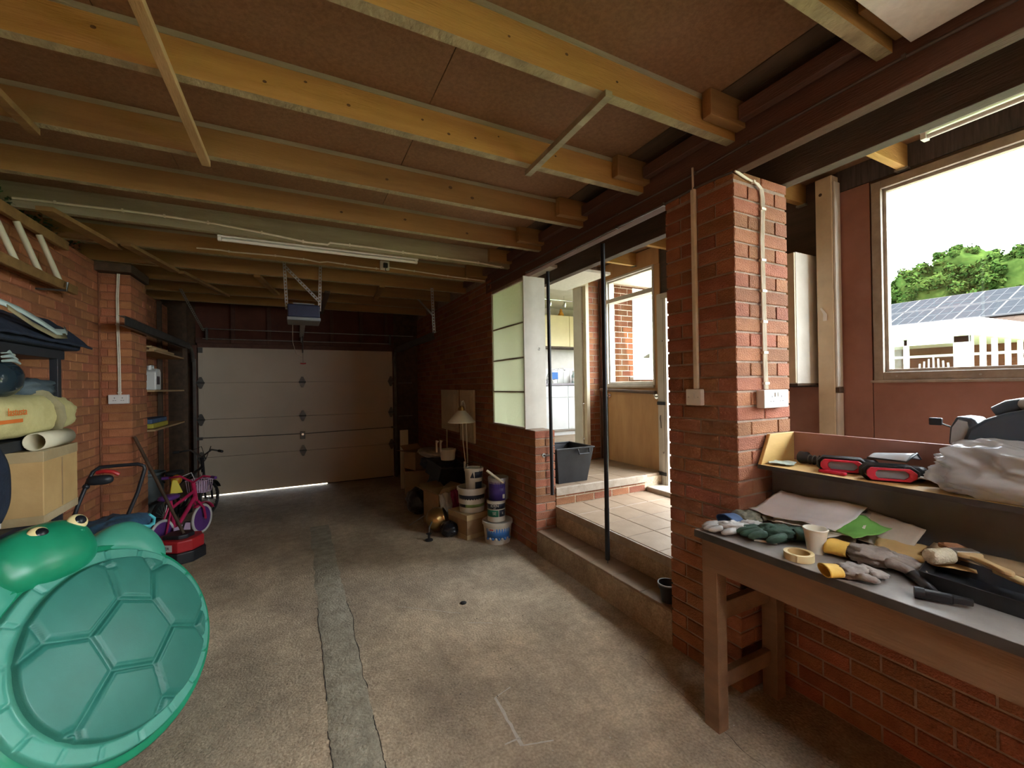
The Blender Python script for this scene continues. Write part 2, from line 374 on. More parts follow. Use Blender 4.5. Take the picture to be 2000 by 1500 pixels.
# ---- back wall behind the camera
wk = struct(MB().box((-1.84,-6.65,0), (3.75,-6.5,3.1)).build('wall_back', 'brick_warm'))
# ---- outer wall x = 3.6 : big window y<1.48, door, lobby window
OW = 3.6
wo = MB().box((OW,-6.5,0), (3.72,4.45,.405)).box((OW,-1.3,.405), (3.72,1.48,1.548)).box((OW,-6.5,1.50), (3.72,-1.3,1.548)).box((OW,-6.5,.405), (3.72,-6.36,1.50)).box((OW,-6.5,2.905), (3.72,4.45,3.1)).box((OW,1.48,.405), (3.72,2.62,2.905)) \
    .box((OW,3.42,.405), (3.72,4.45,1.528)).box((OW,3.42,1.528), (3.72,3.515,2.905)).box((OW,4.33,1.528), (3.72,4.45,2.905)).box((OW,2.62,2.52), (3.72,3.42,2.905)).box((OW,-6.5,1.548), (3.72,-6.36,2.905))
wo = struct(wo.build('wall_right_outer', 'beam_dark'))
def panel(a, b, m, par=None, name='panel', bev=.002): return MB().box(a, b).build(name, m, par or wo, bevel=bev)
mat('board_dark', (.10,.085,.08), (.05,.042,.042), .8, 7, stretch=(2,9,.6))  # dark boarding, tone varies in streaks
panel((3.586,1.497,.41), (3.602,1.682,2.93), 'board_pink'); panel((3.586,.3,.41), (3.602,1.493,1.545), 'board_pink')
panel((3.586,-1.3,.41), (3.602,.296,1.545), 'board_pink')
panel((3.588,1.80,.41), (3.602,2.61,1.5), 'board_pink'); panel((3.588,1.80,1.504), (3.602,2.61,2.5), 'board_dark'); panel((3.588,1.80,2.504), (3.602,2.61,3.08), 'beam_dark')
panel((3.588,-6.4,2.935), (3.602,1.7,3.09), 'board_dark')
panel((3.585,3.43,.42), (3.603,4.32,1.49), 'board_tan'); panel((3.585,3.43,2.88), (3.603,4.44,3.08), 'board_tan'); panel((3.585,3.425,1.50), (3.603,3.51,2.875), 'board_tan'); panel((3.565,4.335,.575), (3.603,4.445,2.9), 'beam_red')
panel((3.575,3.43,1.492), (3.605,4.33,1.525), 'board_tan')
def window(name, y0, y1, z0, z1, muls=(), trans=(), fw_=.055, m='frame_grey', x0=3.575, x1=3.70):
    b = MB()
    for (a, c) in ((0,.012),(.018,0)):   # stepped profile: outer architrave then inner bead
        pass
    b.box((x0,y0,z0), (x1,y0+fw_,z1)).box((x0,y1-fw_,z0), (x1,y1,z1)).box((x0,y0+fw_,z0), (x1,y1-fw_,z0+fw_)).box((x0,y0+fw_,z1-fw_), (x1,y1-fw_,z1))
    f = struct(b.build(name, m, bevel=.004))
    e = .02; q = fw_
    b = MB()
    b.box((x0+.03,y0+q,z0+q), (x0+.075,y0+q+e,z1-q)).box((x0+.03,y1-q-e,z0+q), (x0+.075,y1-q,z1-q)).box((x0+.03,y0+q+e,z0+q), (x0+.075,y1-q-e,z0+q+e)).box((x0+.03,y0+q+e,z1-q-e), (x0+.075,y1-q-e,z1-q))
    b.build('glazing_bead', m, f, bevel=.003)
    for t in muls: MB().box((x0+.005,t-.03,z0+q), (x1-.005,t+.03,z1-q)).build('mullion', m, f, bevel=.003)
    for t in trans: MB().box((x0+.005,y0+q,t-.025), (x1-.005,y1-q,t+.025)).build('transom', m, f, bevel=.003)
    ys = [y0+q]+list(muls)+[y1-q]; zs = [z0+q]+list(trans)+[z1-q]
    for i in range(len(ys)-1):
        for j in range(len(zs)-1): MB().box((x0+.05,ys[i],zs[j]), (x0+.055,ys[i+1],zs[j+1])).build('pane', 'glass', f)
    return f
mat('frame_grey', (.36,.31,.25), (.26,.22,.18), .6, 12, .15, 50); mat('frame_white', (.60,.56,.50), (.50,.47,.41), .55, 9, .1, 50)
w1 = window('window_1', -6.37, 1.485, 1.545, 2.91, muls=(-5.2,-4.05,-2.9,-1.75,-.6,.45))
w3 = window('added_low_window', -6.37, -1.3, .41, 1.51, muls=(-5.2,-4.05,-2.9,-2.1))  # added low glazing, out of view, for extra daylight from behind
MB().box((3.56,-6.37,1.528), (3.60,1.50,1.546)).build('sill', 'frame_grey', w1, bevel=.004)
for y in (1.36, .97): MB().cyl((3.573,y,1.572), (3.578,y,1.572), .006, n=8).build('screw', 'galv', w1)
w2 = window('window_2', 3.505, 4.335, 1.525, 2.885, trans=(2.605,), fw_=.025, m='frame_white')
MB().box((3.555,3.505,1.50), (3.60,4.335,1.527)).build('sill', 'frame_white', w2, bevel=.004)
# lobby door in the outer wall (white, with bolts)
d1 = struct(MB().box((3.53,2.62,.43), (3.60,2.68,2.52)).box((3.53,3.36,.43), (3.60,3.42,2.52)).box((3.53,2.68,2.46), (3.60,3.36,2.52)).build('door_1', 'white_paint', bevel=.003))
for y in (3.278, 3.318): MB().box((3.515,y,.44), (3.88,y+.036,2.455)).build('door_leaf', 'white_paint', d1, bevel=.003)
for z in (1.33, .57):
    MB().box((3.505,3.30,z-.018), (3.53,3.41,z+.018)).build('hinge', 'black_metal', d1, bevel=.002)
for z in (2.0, .80): MB().ell((3.525,3.335,z), (.016,.016,.016), 10, 8).build('knob', 'chrome', d1, smooth=True)
MB().tube([(3.527,3.38,1.20),(3.522,3.385,1.17),(3.526,3.38,1.12),(3.524,3.375,1.06)], .004, 6).build('hook', 'dark_steel', d1, smooth=True)
# ---- steps, platform, landing
st1 = struct(MB().box((1.953,1.812,.0), (2.172,3.385,.195)).build('floor_step', 'concrete'))
st2 = struct(MB().box((2.172,1.812,0), (3.6,3.385,.385)).box((2.41,-6.5,0), (3.6,1.812,.385)).build('floor_platform', 'concrete'))
st3 = struct(MB().box((2.17,3.387,0), (3.6,4.6,.548)).build('floor_landing', 'concrete'))
def tiles(par, x0, x1, y0, y1, z, nx, ny, th=.014):
    sx, sy = (x1-x0)/nx, (y1-y0)/ny; g = .002; me = None
    for i in range(nx):
        for j in range(ny):
            c = V((x0+sx*(i+.5), y0+sy*(j+.5), z))
            if me is None:
                b = MB(); a, d = sx/2-g, sy/2-g; e = .003
                P = [(-a,-d,-th),(a,-d,-th),(a,d,-th),(-a,d,-th),(-a,-d,-e),(a,-d,-e),(a,d,-e),(-a,d,-e),(-a+e,-d+e,0),(a-e,-d+e,0),(a-e,d-e,0),(-a+e,d-e,0)]
                me = bpy.data.meshes.new('floor_tile'); me.from_pydata(P, [], [(3,2,1,0),(0,1,5,4),(1,2,6,5),(2,3,7,6),(3,0,4,7),(4,5,9,8),(5,6,10,9),(6,7,11,10),(7,4,8,11),(8,9,10,11)]); me.materials.append(M['tile'])
            o = bpy.data.objects.new('floor_tile', me); COL.objects.link(o); o.parent = par; o.location = c-par.location
tiles(st1, 1.953, 2.172, 1.815, 3.385, .209, 1, 6)
MB().box((2.16,1.815,.342), (2.178,3.38,.405)).build('nosing', 'tile_edge', st2, bevel=.004)
tiles(st2, 2.18, 3.30, 1.815, 3.385, .406, 4, 5); tiles(st2, 2.43, 3.58, -.6, 1.81, .402, 4, 8)
MB().box((3.30,2.5,.385), (3.6,3.385,.455)).build('kerb', 'tile_edge', st2, bevel=.012)
MB().box((2.165,3.372,.50), (3.31,3.39,.575)).build('nosing', 'tile_edge', st3, bevel=.005)
tiles(st3, 2.175, 3.585, 3.392, 4.45, .577, 5, 4, th=.028)
brick_face(st3, (2.17,3.384,.405), 0, 1.12, .405, .50, m='brick', limit=40)
mat('brick_outer', (.085,.033,.016), (.06,.022,.011), .9, 9, .7, 120, rnd=.18, hue=.01, island=True, spec=0)  # brick copy, colour darkened to offset overexposed daylight outside
# ---- kitchen wall y=4.45 with door opening, brick both sides
wkit = struct(MB().box((2.16,4.457,.55), (2.50,4.62,3.1)).box((3.36,4.457,.0), (4.14,4.62,3.1)).box((2.50,4.457,2.86), (3.36,4.62,3.1)).box((4.14,4.457,0), (5.5,4.62,1.64)).box((4.14,4.457,2.86), (5.5,4.62,3.1)).box((5.5,4.457,0), (6.6,4.62,3.1)).build('wall_kitchen', 'mortar'))
brick_face(wkit, (3.36,4.45,.575), 0, .195, .575, 2.90, m='brick', limit=70, d=.02)
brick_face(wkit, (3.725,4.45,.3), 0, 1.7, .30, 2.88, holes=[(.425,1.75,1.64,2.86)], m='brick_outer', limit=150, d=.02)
brick_face(wkit, (2.16,4.45,.575), 0, .33, .575, 3.0, m='brick', limit=0, d=.02)
d2 = struct(MB().box((2.50,4.40,.577), (2.55,4.66,2.86)).box((3.31,4.40,.577), (3.36,4.66,2.86)).box((2.55,4.40,2.81), (3.31,4.66,2.86)).build('door_2', 'cream_paint', bevel=.004))
MB().box((3.285,4.46,.577), (3.31,4.64,2.81)).build('door_stop', 'white_paint', d2, bevel=.003)
for z in (2.35, 1.3, .85): MB().ell((3.285,4.44,z), (.012,.012,.012), 8, 6).build('catch', 'chrome', d2, smooth=True)
w4 = MB().box((4.14,4.44,1.64), (4.21,4.60,2.86)).box((5.43,4.44,1.64), (5.5,4.60,2.86)).box((4.21,4.44,1.64), (5.43,4.60,1.72)).box((4.21,4.44,2.78), (5.43,4.60,2.86)).box((4.78,4.44,1.72), (4.86,4.60,2.78))
w4 = struct(w4.build('window_4', 'white_plastic', bevel=.006)); MB().box((4.08,4.38,1.60), (5.56,4.46,1.64)).build('sill', 'white_plastic', w4, bevel=.008)
mat('window_mirror', (.75,.8,.85), (.7,.75,.8), .05, 2, metal=0, spec=.8)
for x0, x1 in ((4.21,4.78),(4.86,5.43)): MB().box((x0,4.52,1.72), (x1,4.526,2.78)).build('pane', 'glass', w4)
fa = struct(MB().box((3.76,4.02,2.90), (6.6,4.45,2.93)).box((3.76,4.0,2.90), (6.6,4.03,3.08)).build('trim_3', 'white_plastic'))
# kitchen shell
kw = struct(MB().box((2.16,4.62,.5), (6.5,7.35,.60)).build('floor_kitchen', 'tile'))
struct(MB().box((2.16,7.30,.6), (6.6,7.45,3.1)).build('wall_kitchen_back', 'white_paint')); struct(MB().box((6.5,4.62,0), (6.65,7.45,1.6)).box((6.5,4.62,2.8), (6.65,7.45,3.1)).box((6.5,4.62,1.6), (6.65,4.9,2.8)).box((6.5,6.5,1.6), (6.65,7.45,2.8)).build('wall_kitchen_side', 'white_paint'))  # unseen opening in the side wall added to brighten the kitchen
struct(MB().box((2.16,4.62,.6), (2.18,7.30,3.1)).build('wall_kitchen_inner', 'white_paint'))
struct(MB().box((1.9,4.455,3.1), (6.7,7.5,3.25)).build('ceiling_kitchen', 'white_paint'))
# ---- patterned glass panels in the right wall, white end board
w5 = struct(MB().box((1.95,4.295,1.13), (2.0,4.32,2.572)).box((1.95,3.565,1.13), (2.0,3.58,2.572)).box((1.95,3.58,1.13), (2.0,4.295,1.142)).box((1.95,3.58,2.56), (2.0,4.295,2.572)).build('window_5', 'frame_white'))
zs = [1.142, 1.485, 1.82, 2.16, 2.56]
for i in range(4): MB().box((1.962,3.58,zs[i]+.006), (1.968,4.295,zs[i+1]-.006)).build('pane', 'pattern_glass', w5)
for z in zs[1:4]: MB().box((1.955,3.58,z-.007), (1.985,4.295,z+.007)).build('transom', 'frame_grey', w5)
t4 = struct(MB().box((1.945,3.558,1.128), (2.185,3.574,2.598)).build('trim_4', 'white_paint', bevel=.002))
for z in (1.3,1.6,1.9,2.2,2.5):
    MB().cyl((1.952,3.556,z), (1.952,3.559,z), .004, n=6).build('screw', 'galv', t4)
MB().tube([(2.11,3.557,1.91),(2.11,3.54,1.905),(2.10,3.532,1.885),(2.085,3.535,1.89)], .003, 6).build('hook', 'galv', t4, smooth=True)
# ---- garage roof: deck panels, joists, beams
ce = struct(MB().box((-1.84,-6.65,2.93), (2.02,-2.36,3.05)).box((-1.84,-.50,2.93), (2.02,7.75,3.05)).box((-1.84,-2.36,2.93), (.585,-.50,3.05)).box((1.78,-2.36,2.93), (2.02,-.50,3.05)).build('ceiling', 'beam_dark'))
JY = [.735+.622*k for k in range(-11, 11)]
for r in range(-6, 16, 1):
    y0 = -2.38+r*.622+.02; y1 = y0+.618
    sx = .585 if r % 2 == 0 else -.62
    if r % 2 == 0: cuts = [-1.84, -.62+.0, .585, 1.78]
    else: cuts = [-1.84, .585, 1.78]
    for i in range(len(cuts)-1):
      if not (r in (0,1,2) and cuts[i] == .585): MB().box((cuts[i]+.0015,y0,2.902), (cuts[i+1]-.0015,y1,2.92)).build('deck_panel', 'chipboard', ce, bevel=.0015)
for x in (1.782, 1.90): MB().box((x,-6.4,2.90), (x+.114,7.6,2.92)).build('deck_board', 'dark_wood', ce)
mat('joist_rough', (.42,.36,.21), (.28,.24,.14), .85, 18, .9, 70, stretch=(1,.6,1))
w6 = struct(MB().box((.56,-2.39,2.925), (.60,-.47,3.12)).box((1.765,-2.39,2.925), (1.80,-.47,3.12)).box((.60,-2.39,2.925), (1.765,-2.35,3.12)).box((.60,-.51,2.925), (1.765,-.47,3.12)).build('added_rooflight', 'white_paint'))
MB().box((.57,-2.38,3.12), (1.79,-.48,3.135)).build('pane', 'opal_sheet', w6)      # added opal rooflight, out of view, to brighten the bench
def joist(y, m, x0=-1.70, x1=1.95, z0=2.74, z1=2.90, t=.048, name='joist'):
    b = MB(); n = 24; P = []; w = random.uniform(0, 9)
    for i in range(n+1):
        x = x0+(x1-x0)*i/n; dz = .004*nz(x*.9, w); dy = .004*nz(x*.7, w, 4)
        P += [(x,y+dy,z0+dz),(x,y+t+dy,z0+dz),(x,y+t+dy,z1),(x,y+dy,z1)]
    F = [(3,2,1,0), tuple(4*n+k for k in range(4))]
    for i in range(n):
        for k in range(4): F.append((4*i+k, 4*i+(k+1) % 4, 4*i+4+(k+1) % 4, 4*i+4+k))
    b.add(P, F); b.mi = [0, 0]+[1 if k == 0 else 0 for i in range(n) for k in range(4)]
    MB().box((x0,y-.004,z1-.022), (x1-.02,y+t+.003,z1+.001)).build('firring_strip', 'joist_grey', ce)
    return b.build(name, [m, 'joist_rough'], ce)
for k, y in enumerate(JY):
    if y > 7.2: continue
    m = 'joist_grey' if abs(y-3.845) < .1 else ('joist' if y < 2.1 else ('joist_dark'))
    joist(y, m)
    if -1 < y < 5: MB().box((1.70+.02*nz(k*3.3),y-.056,2.775), (1.95,y-.006,2.90)).build('joist_end', 'joist_dark', ce, bevel=.004)
for k, y in enumerate(JY[8:18]):        # noggins beside the beam
    MB().box((1.885,y+.06,2.79), (1.93,y+.56,2.86)).build('noggin', 'beam_red', ce, bevel=.004)
mat('knot', (.14,.075,.03), (.08,.045,.02), .8, 20)
for (x, y, z, r) in ((-.62,1.979,2.83,.009),(-.1,1.979,2.80,.008),(.05,1.979,2.845,.007),(.22,1.979,2.795,.009),(.55,1.979,2.82,.008),(.68,1.979,2.785,.010),(.82,1.979,2.80,.008),(.95,1.979,2.84,.006),(1.3,1.979,2.82,.007),(.95,1.357,2.83,.008),(1.2,1.357,2.80,.007),(.7,1.357,2.81,.006),(.5,2.601,2.80,.010),(.9,2.601,2.83,.014),(1.05,2.601,2.79,.013),(.3,3.223,2.80,.011),(.75,3.223,2.82,.013),(1.25,3.223,2.79,.012)):
    MB().ell((x,y-.0005,z), (r*.95,.0022,r*.7), 12, 8).build('knot', 'knot', ce)
# timber struts nailed under the joists
def strut(p, q, w, h, m='bare_wood', par=None): return MB().bar(p, q, w, h).build('strut', m, par or ce, bevel=.002)
strut((-.402,2.66,2.722), (-.423,.60,2.722), .038, .03)
strut((1.161,2.05,2.725), (1.143,1.34,2.725), .035, .028, 'joist_grey')
strut((-1.035,2.66,2.725), (-1.02,1.2,2.725), .038, .03, 'joist_dark')
strut((-1.30,4.55,2.725), (-1.42,3.75,2.725), .09, .03, 'joist_dark'); strut((-1.05,5.2,2.725), (-1.2,4.4,2.725), .07, .03, 'joist_dark')
strut((-.75,6.3,2.72), (-1.0,5.2,2.72), .05, .03, 'joist_dark'); strut((-.2,6.0,2.725), (-.35,5.1,2.725), .06, .03, 'joist_dark'); strut((.35,7.2,2.72), (.35,5.6,2.72), .06, .03, 'beam_dark'); strut((.95,5.9,2.725), (.9,5.05,2.725), .06, .03, 'joist_dark')
MB().box((-1.62,5.12,2.655), (-1.36,5.66,2.74)).build('padstone', 'dark_wood', ce, bevel=.006)
beam1 = MB().box((1.95,-6.5,2.597), (2.017,4.46,2.90)).build('beam', 'beam_red', ce, bevel=.003)
beam2 = MB().box((2.365,-6.5,2.617), (2.435,4.45,2.935)).build('beam', 'beam_dark', ce, bevel=.003)
# ---- lobby roof
cl = struct(MB().box((1.98,-6.65,3.09), (3.80,4.46,3.2)).box((2.0,-6.5,2.9), (2.02,4.45,3.09)).build('ceiling_lobby', 'chipboard'))
for k, y in enumerate([.735+.622*k-.07 for k in range(-10, 7)]):
    if y > 4.3: continue
    MB().box((2.02,y,2.936), (3.6,y+.048,3.085)).build('joist', 'joist', cl, bevel=.003)
    MB().box((3.555,y-.01,2.925), (3.6,y+.058,2.938)).build('joist_shoe', 'galv', cl)
mat('ceil_white', (.74,.72,.66), (.66,.64,.58), .6, 30, .1, 90)
MB().box((2.16,3.60,2.73), (3.05,4.44,2.76)).build('ceiling_board', 'ceil_white', cl, bevel=.003)
MB().box((.95,-.55,2.727), (1.93,.678,2.738)).build('white_board', 'ceil_white', ce, bevel=.002)

# ================================================================== GARAGE DOOR END
d3 = struct(MB().box((-1.33,7.556,0), (-1.235,7.62,2.2)).box((1.46,7.556,0), (1.56,7.62,2.2)).box((-1.33,7.50,0), (-1.275,7.62,2.2)).box((1.50,7.50,0), (1.56,7.62,2.2)).box((-1.275,7.52,2.165), (1.50,7.62,2.235)).build('door_3', 'beam_red', bevel=.004))
zsec = [.014, .57, 1.12, 1.655, 2.172]
for i in range(4):
    MB().box((-1.265,7.505,zsec[i]+.002), (1.49,7.545,zsec[i+1]-.002)).build('door_section', 'door_beige', d3, bevel=.003)
for x0, x1 in ((-1.262,-1.20),(1.425,1.487)):
    for i in range(4): MB().box((x0,7.498,zsec[i]+.004), (x1,7.506,zsec[i+1]-.004)).build('end_stile', 'door_beige', d3, bevel=.002)
MB().box((-1.262,7.546,.06), (1.487,7.552,2.168)).build('backing_skin', 'door_beige', d3)
MB().box((.43,7.515,.0), (1.49,7.54,.02)).build('bottom_seal', 'black_plastic', d3)
def hinge(x, z, s=1):
    b = MB(); mx = frame_mx((x,7.497,z), (1,0,0), (0,0,1))
    b.prism([(-.014*s,-.085),(.014*s,-.085),(.045*s,-.012),(.045*s,.012),(.014*s,.085),(-.014*s,.085),(-.045*s,.012),(-.045*s,-.012)], .008, mx)
    b.cyl((x-.05*s,7.488,z), (x+.05*s,7.488,z), .012, n=8); return b.build('hinge', 'dark_steel', d3)
for z in (1.655, 1.12, .57):
    for x in (-1.235, .083, 1.455): hinge(x, z)
MB().box((-1.262,7.482,2.09), (-1.205,7.498,2.165)).build('corner_bracket', 'dark_steel', d3, bevel=.002)
lk = MB().box((.045,7.478,.755), (.115,7.503,.875)).build('lock_case', 'dark_steel', d3, bevel=.004)
MB().cyl((.08,7.478,.83), (.08,7.462,.83), .018, n=12).build('lock_barrel', 'chrome', lk)
MB().tube([(-1.30,7.485,.86),(-.6,7.488,.845),(.05,7.485,.838)], .006, 6).build('lock_bar', 'dark_steel', d3); MB().tube([(.11,7.485,.838),(.8,7.488,.848),(1.53,7.485,.86)], .006, 6).build('lock_bar', 'dark_steel', d3)
MB().box((-1.30,7.47,.83), (-1.215,7.50,.87)).build('bar_guide', 'dark_steel', d3); MB().box((1.45,7.47,.845), (1.53,7.50,.875)).build('bar_guide', 'dark_steel', d3)
for x, y in ((-1.3,0),(1.525,0)): MB().box((x-.018,7.44,0), (x+.018,7.47,2.0)).build('vertical_track', 'dark_steel', d3, bevel=.003)
def track(x, yn, zn, side):
    b = MB(); s = side
    b.box((x-.012,yn,zn-.042), (x-.008,7.2,zn+.042)).box((x-.012,yn,zn+.038), (x+.03*s,7.2,zn+.042)).box((x-.012,yn,zn-.042), (x+.03*s,7.2,zn-.038)) if s > 0 else b.box((x+.008,yn,zn-.042), (x+.012,7.2,zn+.042)).box((x-.03,yn,zn+.038), (x+.012,7.2,zn+.042)).box((x-.03,yn,zn-.042), (x+.012,7.2,zn-.038))
    o = b.build('horizontal_track', 'dark_steel', d3)
    MB().tube([(x,7.2,zn),(x,7.32,zn-.02),(x,7.41,zn-.09),(x,7.45,zn-.2)], .022, 8).build('track_bend', 'dark_steel', d3, smooth=True); return o
track(-1.31, 4.72, 2.155, -1); track(1.51, 5.03, 2.18, 1)
# strap hangers of the tracks (perforated steel)
def perf(p, q, w=.035, name='track_hanger', par=d3, n=None, m='galv'):
    p, q = V(p), V(q); d = (q-p); L_ = d.length; d.normalize(); n = n or max(4, int(L_/.035)); b = MB(); sd = V((1,0,0)) if abs(d.x) < .5 else V((0,0,1)); sd = (sd-d*sd.dot(d)).normalized(); nn = d.cross(sd)
    t = .0025
    for s in (-1, 1): b.bar(p+sd*s*w*.36, q+sd*s*w*.36, w*.28, t, nn)
    for i in range(n+1):
        c = p+d*(L_*i/n); b.bar(c-d*.008, c+d*.008, w, t*1.2, nn)
    return b.build(name, m, par)
perf((1.50,5.10,2.90), (1.51,5.05,2.215)); perf((1.49,5.75,2.76), (1.505,5.09,2.43), .03)
perf((-1.2,6.2,2.74), (-1.1,6.9,2.35), .03)
# header wall timbers
for x in (-.84,-.37,.08,.53,.99,1.4): MB().box((x-.025,7.53,2.24), (x+.025,7.6,2.9)).build('header_stud', 'beam_red', wf, bevel=.003)
MB().box((-1.3,7.555,2.24), (1.53,7.6,2.32)).build('header_rail', 'beam_red', wf, bevel=.003)
mat('header_board', (.13,.045,.03), (.08,.03,.02), .8, 4); MB().box((-1.3,7.585,2.32), (1.53,7.602,2.88)).build('header_board', 'header_board', wf)
b = thing('torsion_shaft', 'thin steel rods running level across the header above the garage door', 'rod', (0,7.47,2.29))
MB().cyl((-1.2,7.47,2.44), (1.85,7.47,2.44), .007, n=8).build('rod', 'galv', b); MB().cyl((-1.2,7.47,2.295), (1.45,7.47,2.295), .006, n=8).build('rod', 'galv', b)
for x in (-1.15,.08,1.45): MB().box((x-.012,7.46,2.28), (x+.012,7.522,2.455)).build('bracket', 'dark_steel', b)
# opener
op = thing('garage_door_opener', 'dark blue garage door motor hanging on metal straps from the joists', 'door opener', (.08,5.05,2.27))
mat('opener_blue', (.035,.045,.10), (.02,.028,.06), .35, 4); mat('grey_plastic', (.22,.24,.26), (.17,.18,.2), .4, 4)
MB().box((-.075,4.98,2.305), (.235,5.36,2.44)).build('body', 'opener_blue', op, bevel=.012); MB().box((-.08,4.965,2.268), (.24,5.365,2.304)).build('light_cover', 'grey_plastic', op, bevel=.008)
MB().box((-.02,4.98,2.44), (.18,5.3,2.452)).build('top_plate', 'grey_plastic', op)
perf((-.10,5.07,2.90), (-.08,5.07,2.40), .03, 'hanger_strap', op); perf((.25,5.07,2.90), (.235,5.07,2.40), .03, 'hanger_strap', op); perf((-.09,5.065,2.84), (.232,5.065,2.50), .03, 'hanger_strap', op)
MB().box((.05,5.36,2.36), (.11,7.46,2.395)).build('rail', 'galv', op, bevel=.003)
MB().tube([(.095,7.3,2.36),(.095,7.38,2.25),(.095,7.47,2.12)], .01, 8).build('arm', 'dark_steel', op)
MB().tube([(.02,5.0,2.30),(-.03,5.4,2.28),(-.04,6.6,2.2),(0,7.2,2.08),(.07,7.45,2.05)], .004, 6).build('wire', 'cable_white', op, smooth=True)
rc = MB().tube([(.092,7.0,2.36),(.092,7.0,1.93)], .003, 6).build('release_cord', 'cable_dark', op)
mat('red_plastic', (.55,.03,.03), (.4,.02,.02), .35, 5); MB().tube([(.055,7.0,1.925),(.092,7.0,1.918),(.13,7.0,1.925)], .009, 8).build('release_handle', 'red_plastic', rc, smooth=True)
# socket with plug on the joist
so = thing('surface_socket', 'small white single socket with black plug screwed to the joist', 'socket', (.82,4.455,2.75))
MB().box((.775,4.43,2.75), (.865,4.466,2.84)).build('back_box', 'white_plastic', so, bevel=.004)
pg = MB().box((.80,4.40,2.765), (.845,4.432,2.815)).build('plug', 'black_plastic', so, bevel=.008); MB().tube([(.822,4.41,2.765),(.822,4.41,2.74),(.83,4.42,2.735)], .004, 6).build('flex', 'black_plastic', pg)
# unlit fluorescent batten
fl = thing('fluorescent_batten', 'long slim unlit fluorescent batten fixed under the garage joists', 'light fitting', (.25,3.93,2.72))
MB().box((-.527,3.905,2.728), (1.028,3.945,2.742)).build('tray', 'white_plastic', fl, bevel=.003); MB().cyl((-.50,3.925,2.712), (1.0,3.925,2.712), .013, n=10).build('tube', 'white_plastic', fl, smooth=True)
for x in (-.515, 1.01): MB().box((x-.012,3.91,2.70), (x+.012,3.94,2.73)).build('end_cap', 'white_plastic', fl, bevel=.003)
# cables with clips
def cable(pts, label, r=.005, m='cable_white', clips=.22, off=None, name='cable', n=1, sp=.012, axis=(0,0,1)):
    pts = [V(p) for p in pts]; t = thing(name, label, 'cable', tuple(pts[0]))
    for k in range(n): MB().tube([p+V(axis)*(k-(n-1)/2)*sp for p in pts], r, 6).build('wire', m, t, smooth=True)
    acc = 0
    for a, b2 in zip(pts, pts[1:]):
        L_ = (b2-a).length; acc += L_
        if acc > clips:
            acc = 0; d = (b2-a).normalized(); c = b2-d*.03
            MB().bar(c-d*.006, c+d*.006, r*2.6+sp*(n-1)*(1 if abs(V(axis).cross(d).length) > .5 else 0), r*2.6+.004, (0,1,0) if abs(d.y) < .7 else (1,0,0)).build('clip', m, t)
    return t
cable([(-1.60,3.838,2.794),(-1.369,3.838,2.80),(-1.2,3.838,2.803),(-1.03,3.838,2.807),(-.80,3.838,2.806),(-.542,3.838,2.80),(-.197,3.838,2.774),(.093,3.838,2.745),(.247,3.838,2.748),(.267,3.838,2.766),(.45,3.838,2.767),(.574,3.838,2.768),(.9,3.838,2.763),(1.217,3.838,2.758),(1.632,3.838,2.754),(1.88,3.838,2.738)], 'white cable clipped along the grey joist by the fluorescent batten', .008)
cable([(-.75,4.46,2.772),(-.58,4.46,2.776),(-.486,4.46,2.77),(-.3,4.46,2.776),(-.128,4.46,2.779),(.106,4.46,2.774),(.212,4.46,2.762),(.284,4.46,2.775),(.47,4.46,2.767),(.6,4.46,2.762),(.77,4.46,2.76)], 'white cable along the joist on the motor side of the plug socket', .0065)
cable([(.865,4.46,2.785),(1.0,4.46,2.78),(1.158,4.46,2.775),(1.527,4.46,2.759),(1.75,4.46,2.755),(1.94,4.46,2.75)], 'white cable running from the plug socket to the right wall', .0065)
cable([(-1.471,5.19,2.65),(-1.481,5.19,2.433),(-1.48,5.19,2.146),(-1.474,5.19,1.859),(-1.472,5.19,1.51)], 'white twin cable dropping down the left brick pillar to its socket', .006, n=2, axis=(1,0,0), clips=.5)
cable([(1.946,.3,2.682),(1.946,.732,2.699),(1.946,.997,2.699),(1.946,1.317,2.695),(1.946,1.617,2.685),(1.946,2.247,2.692),(1.946,3.0,2.69),(1.946,3.372,2.687),(1.946,4.4,2.69)], 'grey painted cable along the side of the long red beam', .006, 'cable_dark', .3)
cable([(1.946,1.372,2.594),(1.942,1.459,2.60),(1.942,1.601,2.606),(1.942,1.839,2.60),(1.942,2.249,2.605),(1.942,2.729,2.604),(1.942,3.5,2.61)], 'cable along the bottom edge of the red beam above the step', .007, 'cable_dark', .3)
cable([(1.957,1.358,2.592),(2.0,1.36,2.583),(2.048,1.361,2.574),(2.122,1.361,2.566),(2.155,1.361,2.545),(2.165,1.361,2.50),(2.164,1.361,2.412),(2.155,1.361,2.278),(2.157,1.361,2.146),(2.16,1.361,1.987),(2.161,1.361,1.828),(2.162,1.361,1.669),(2.168,1.361,1.51)], 'three white cables side by side down the sunlit brick pillar', .005, n=3, axis=(1,0,0), clips=.14)
cd = thing('conduit', 'grey cable trunking down the shaded side of the brick pillar to the switch', 'conduit', (1.946,1.6,1.515))
MB().box((1.93,1.588,1.515), (1.949,1.614,2.60)).build('trunking', 'cable_white', cd, bevel=.003); MB().tube([(1.94,1.602,2.60),(1.94,1.603,2.72)], .006, 6).build('wire', 'cable_white', cd)
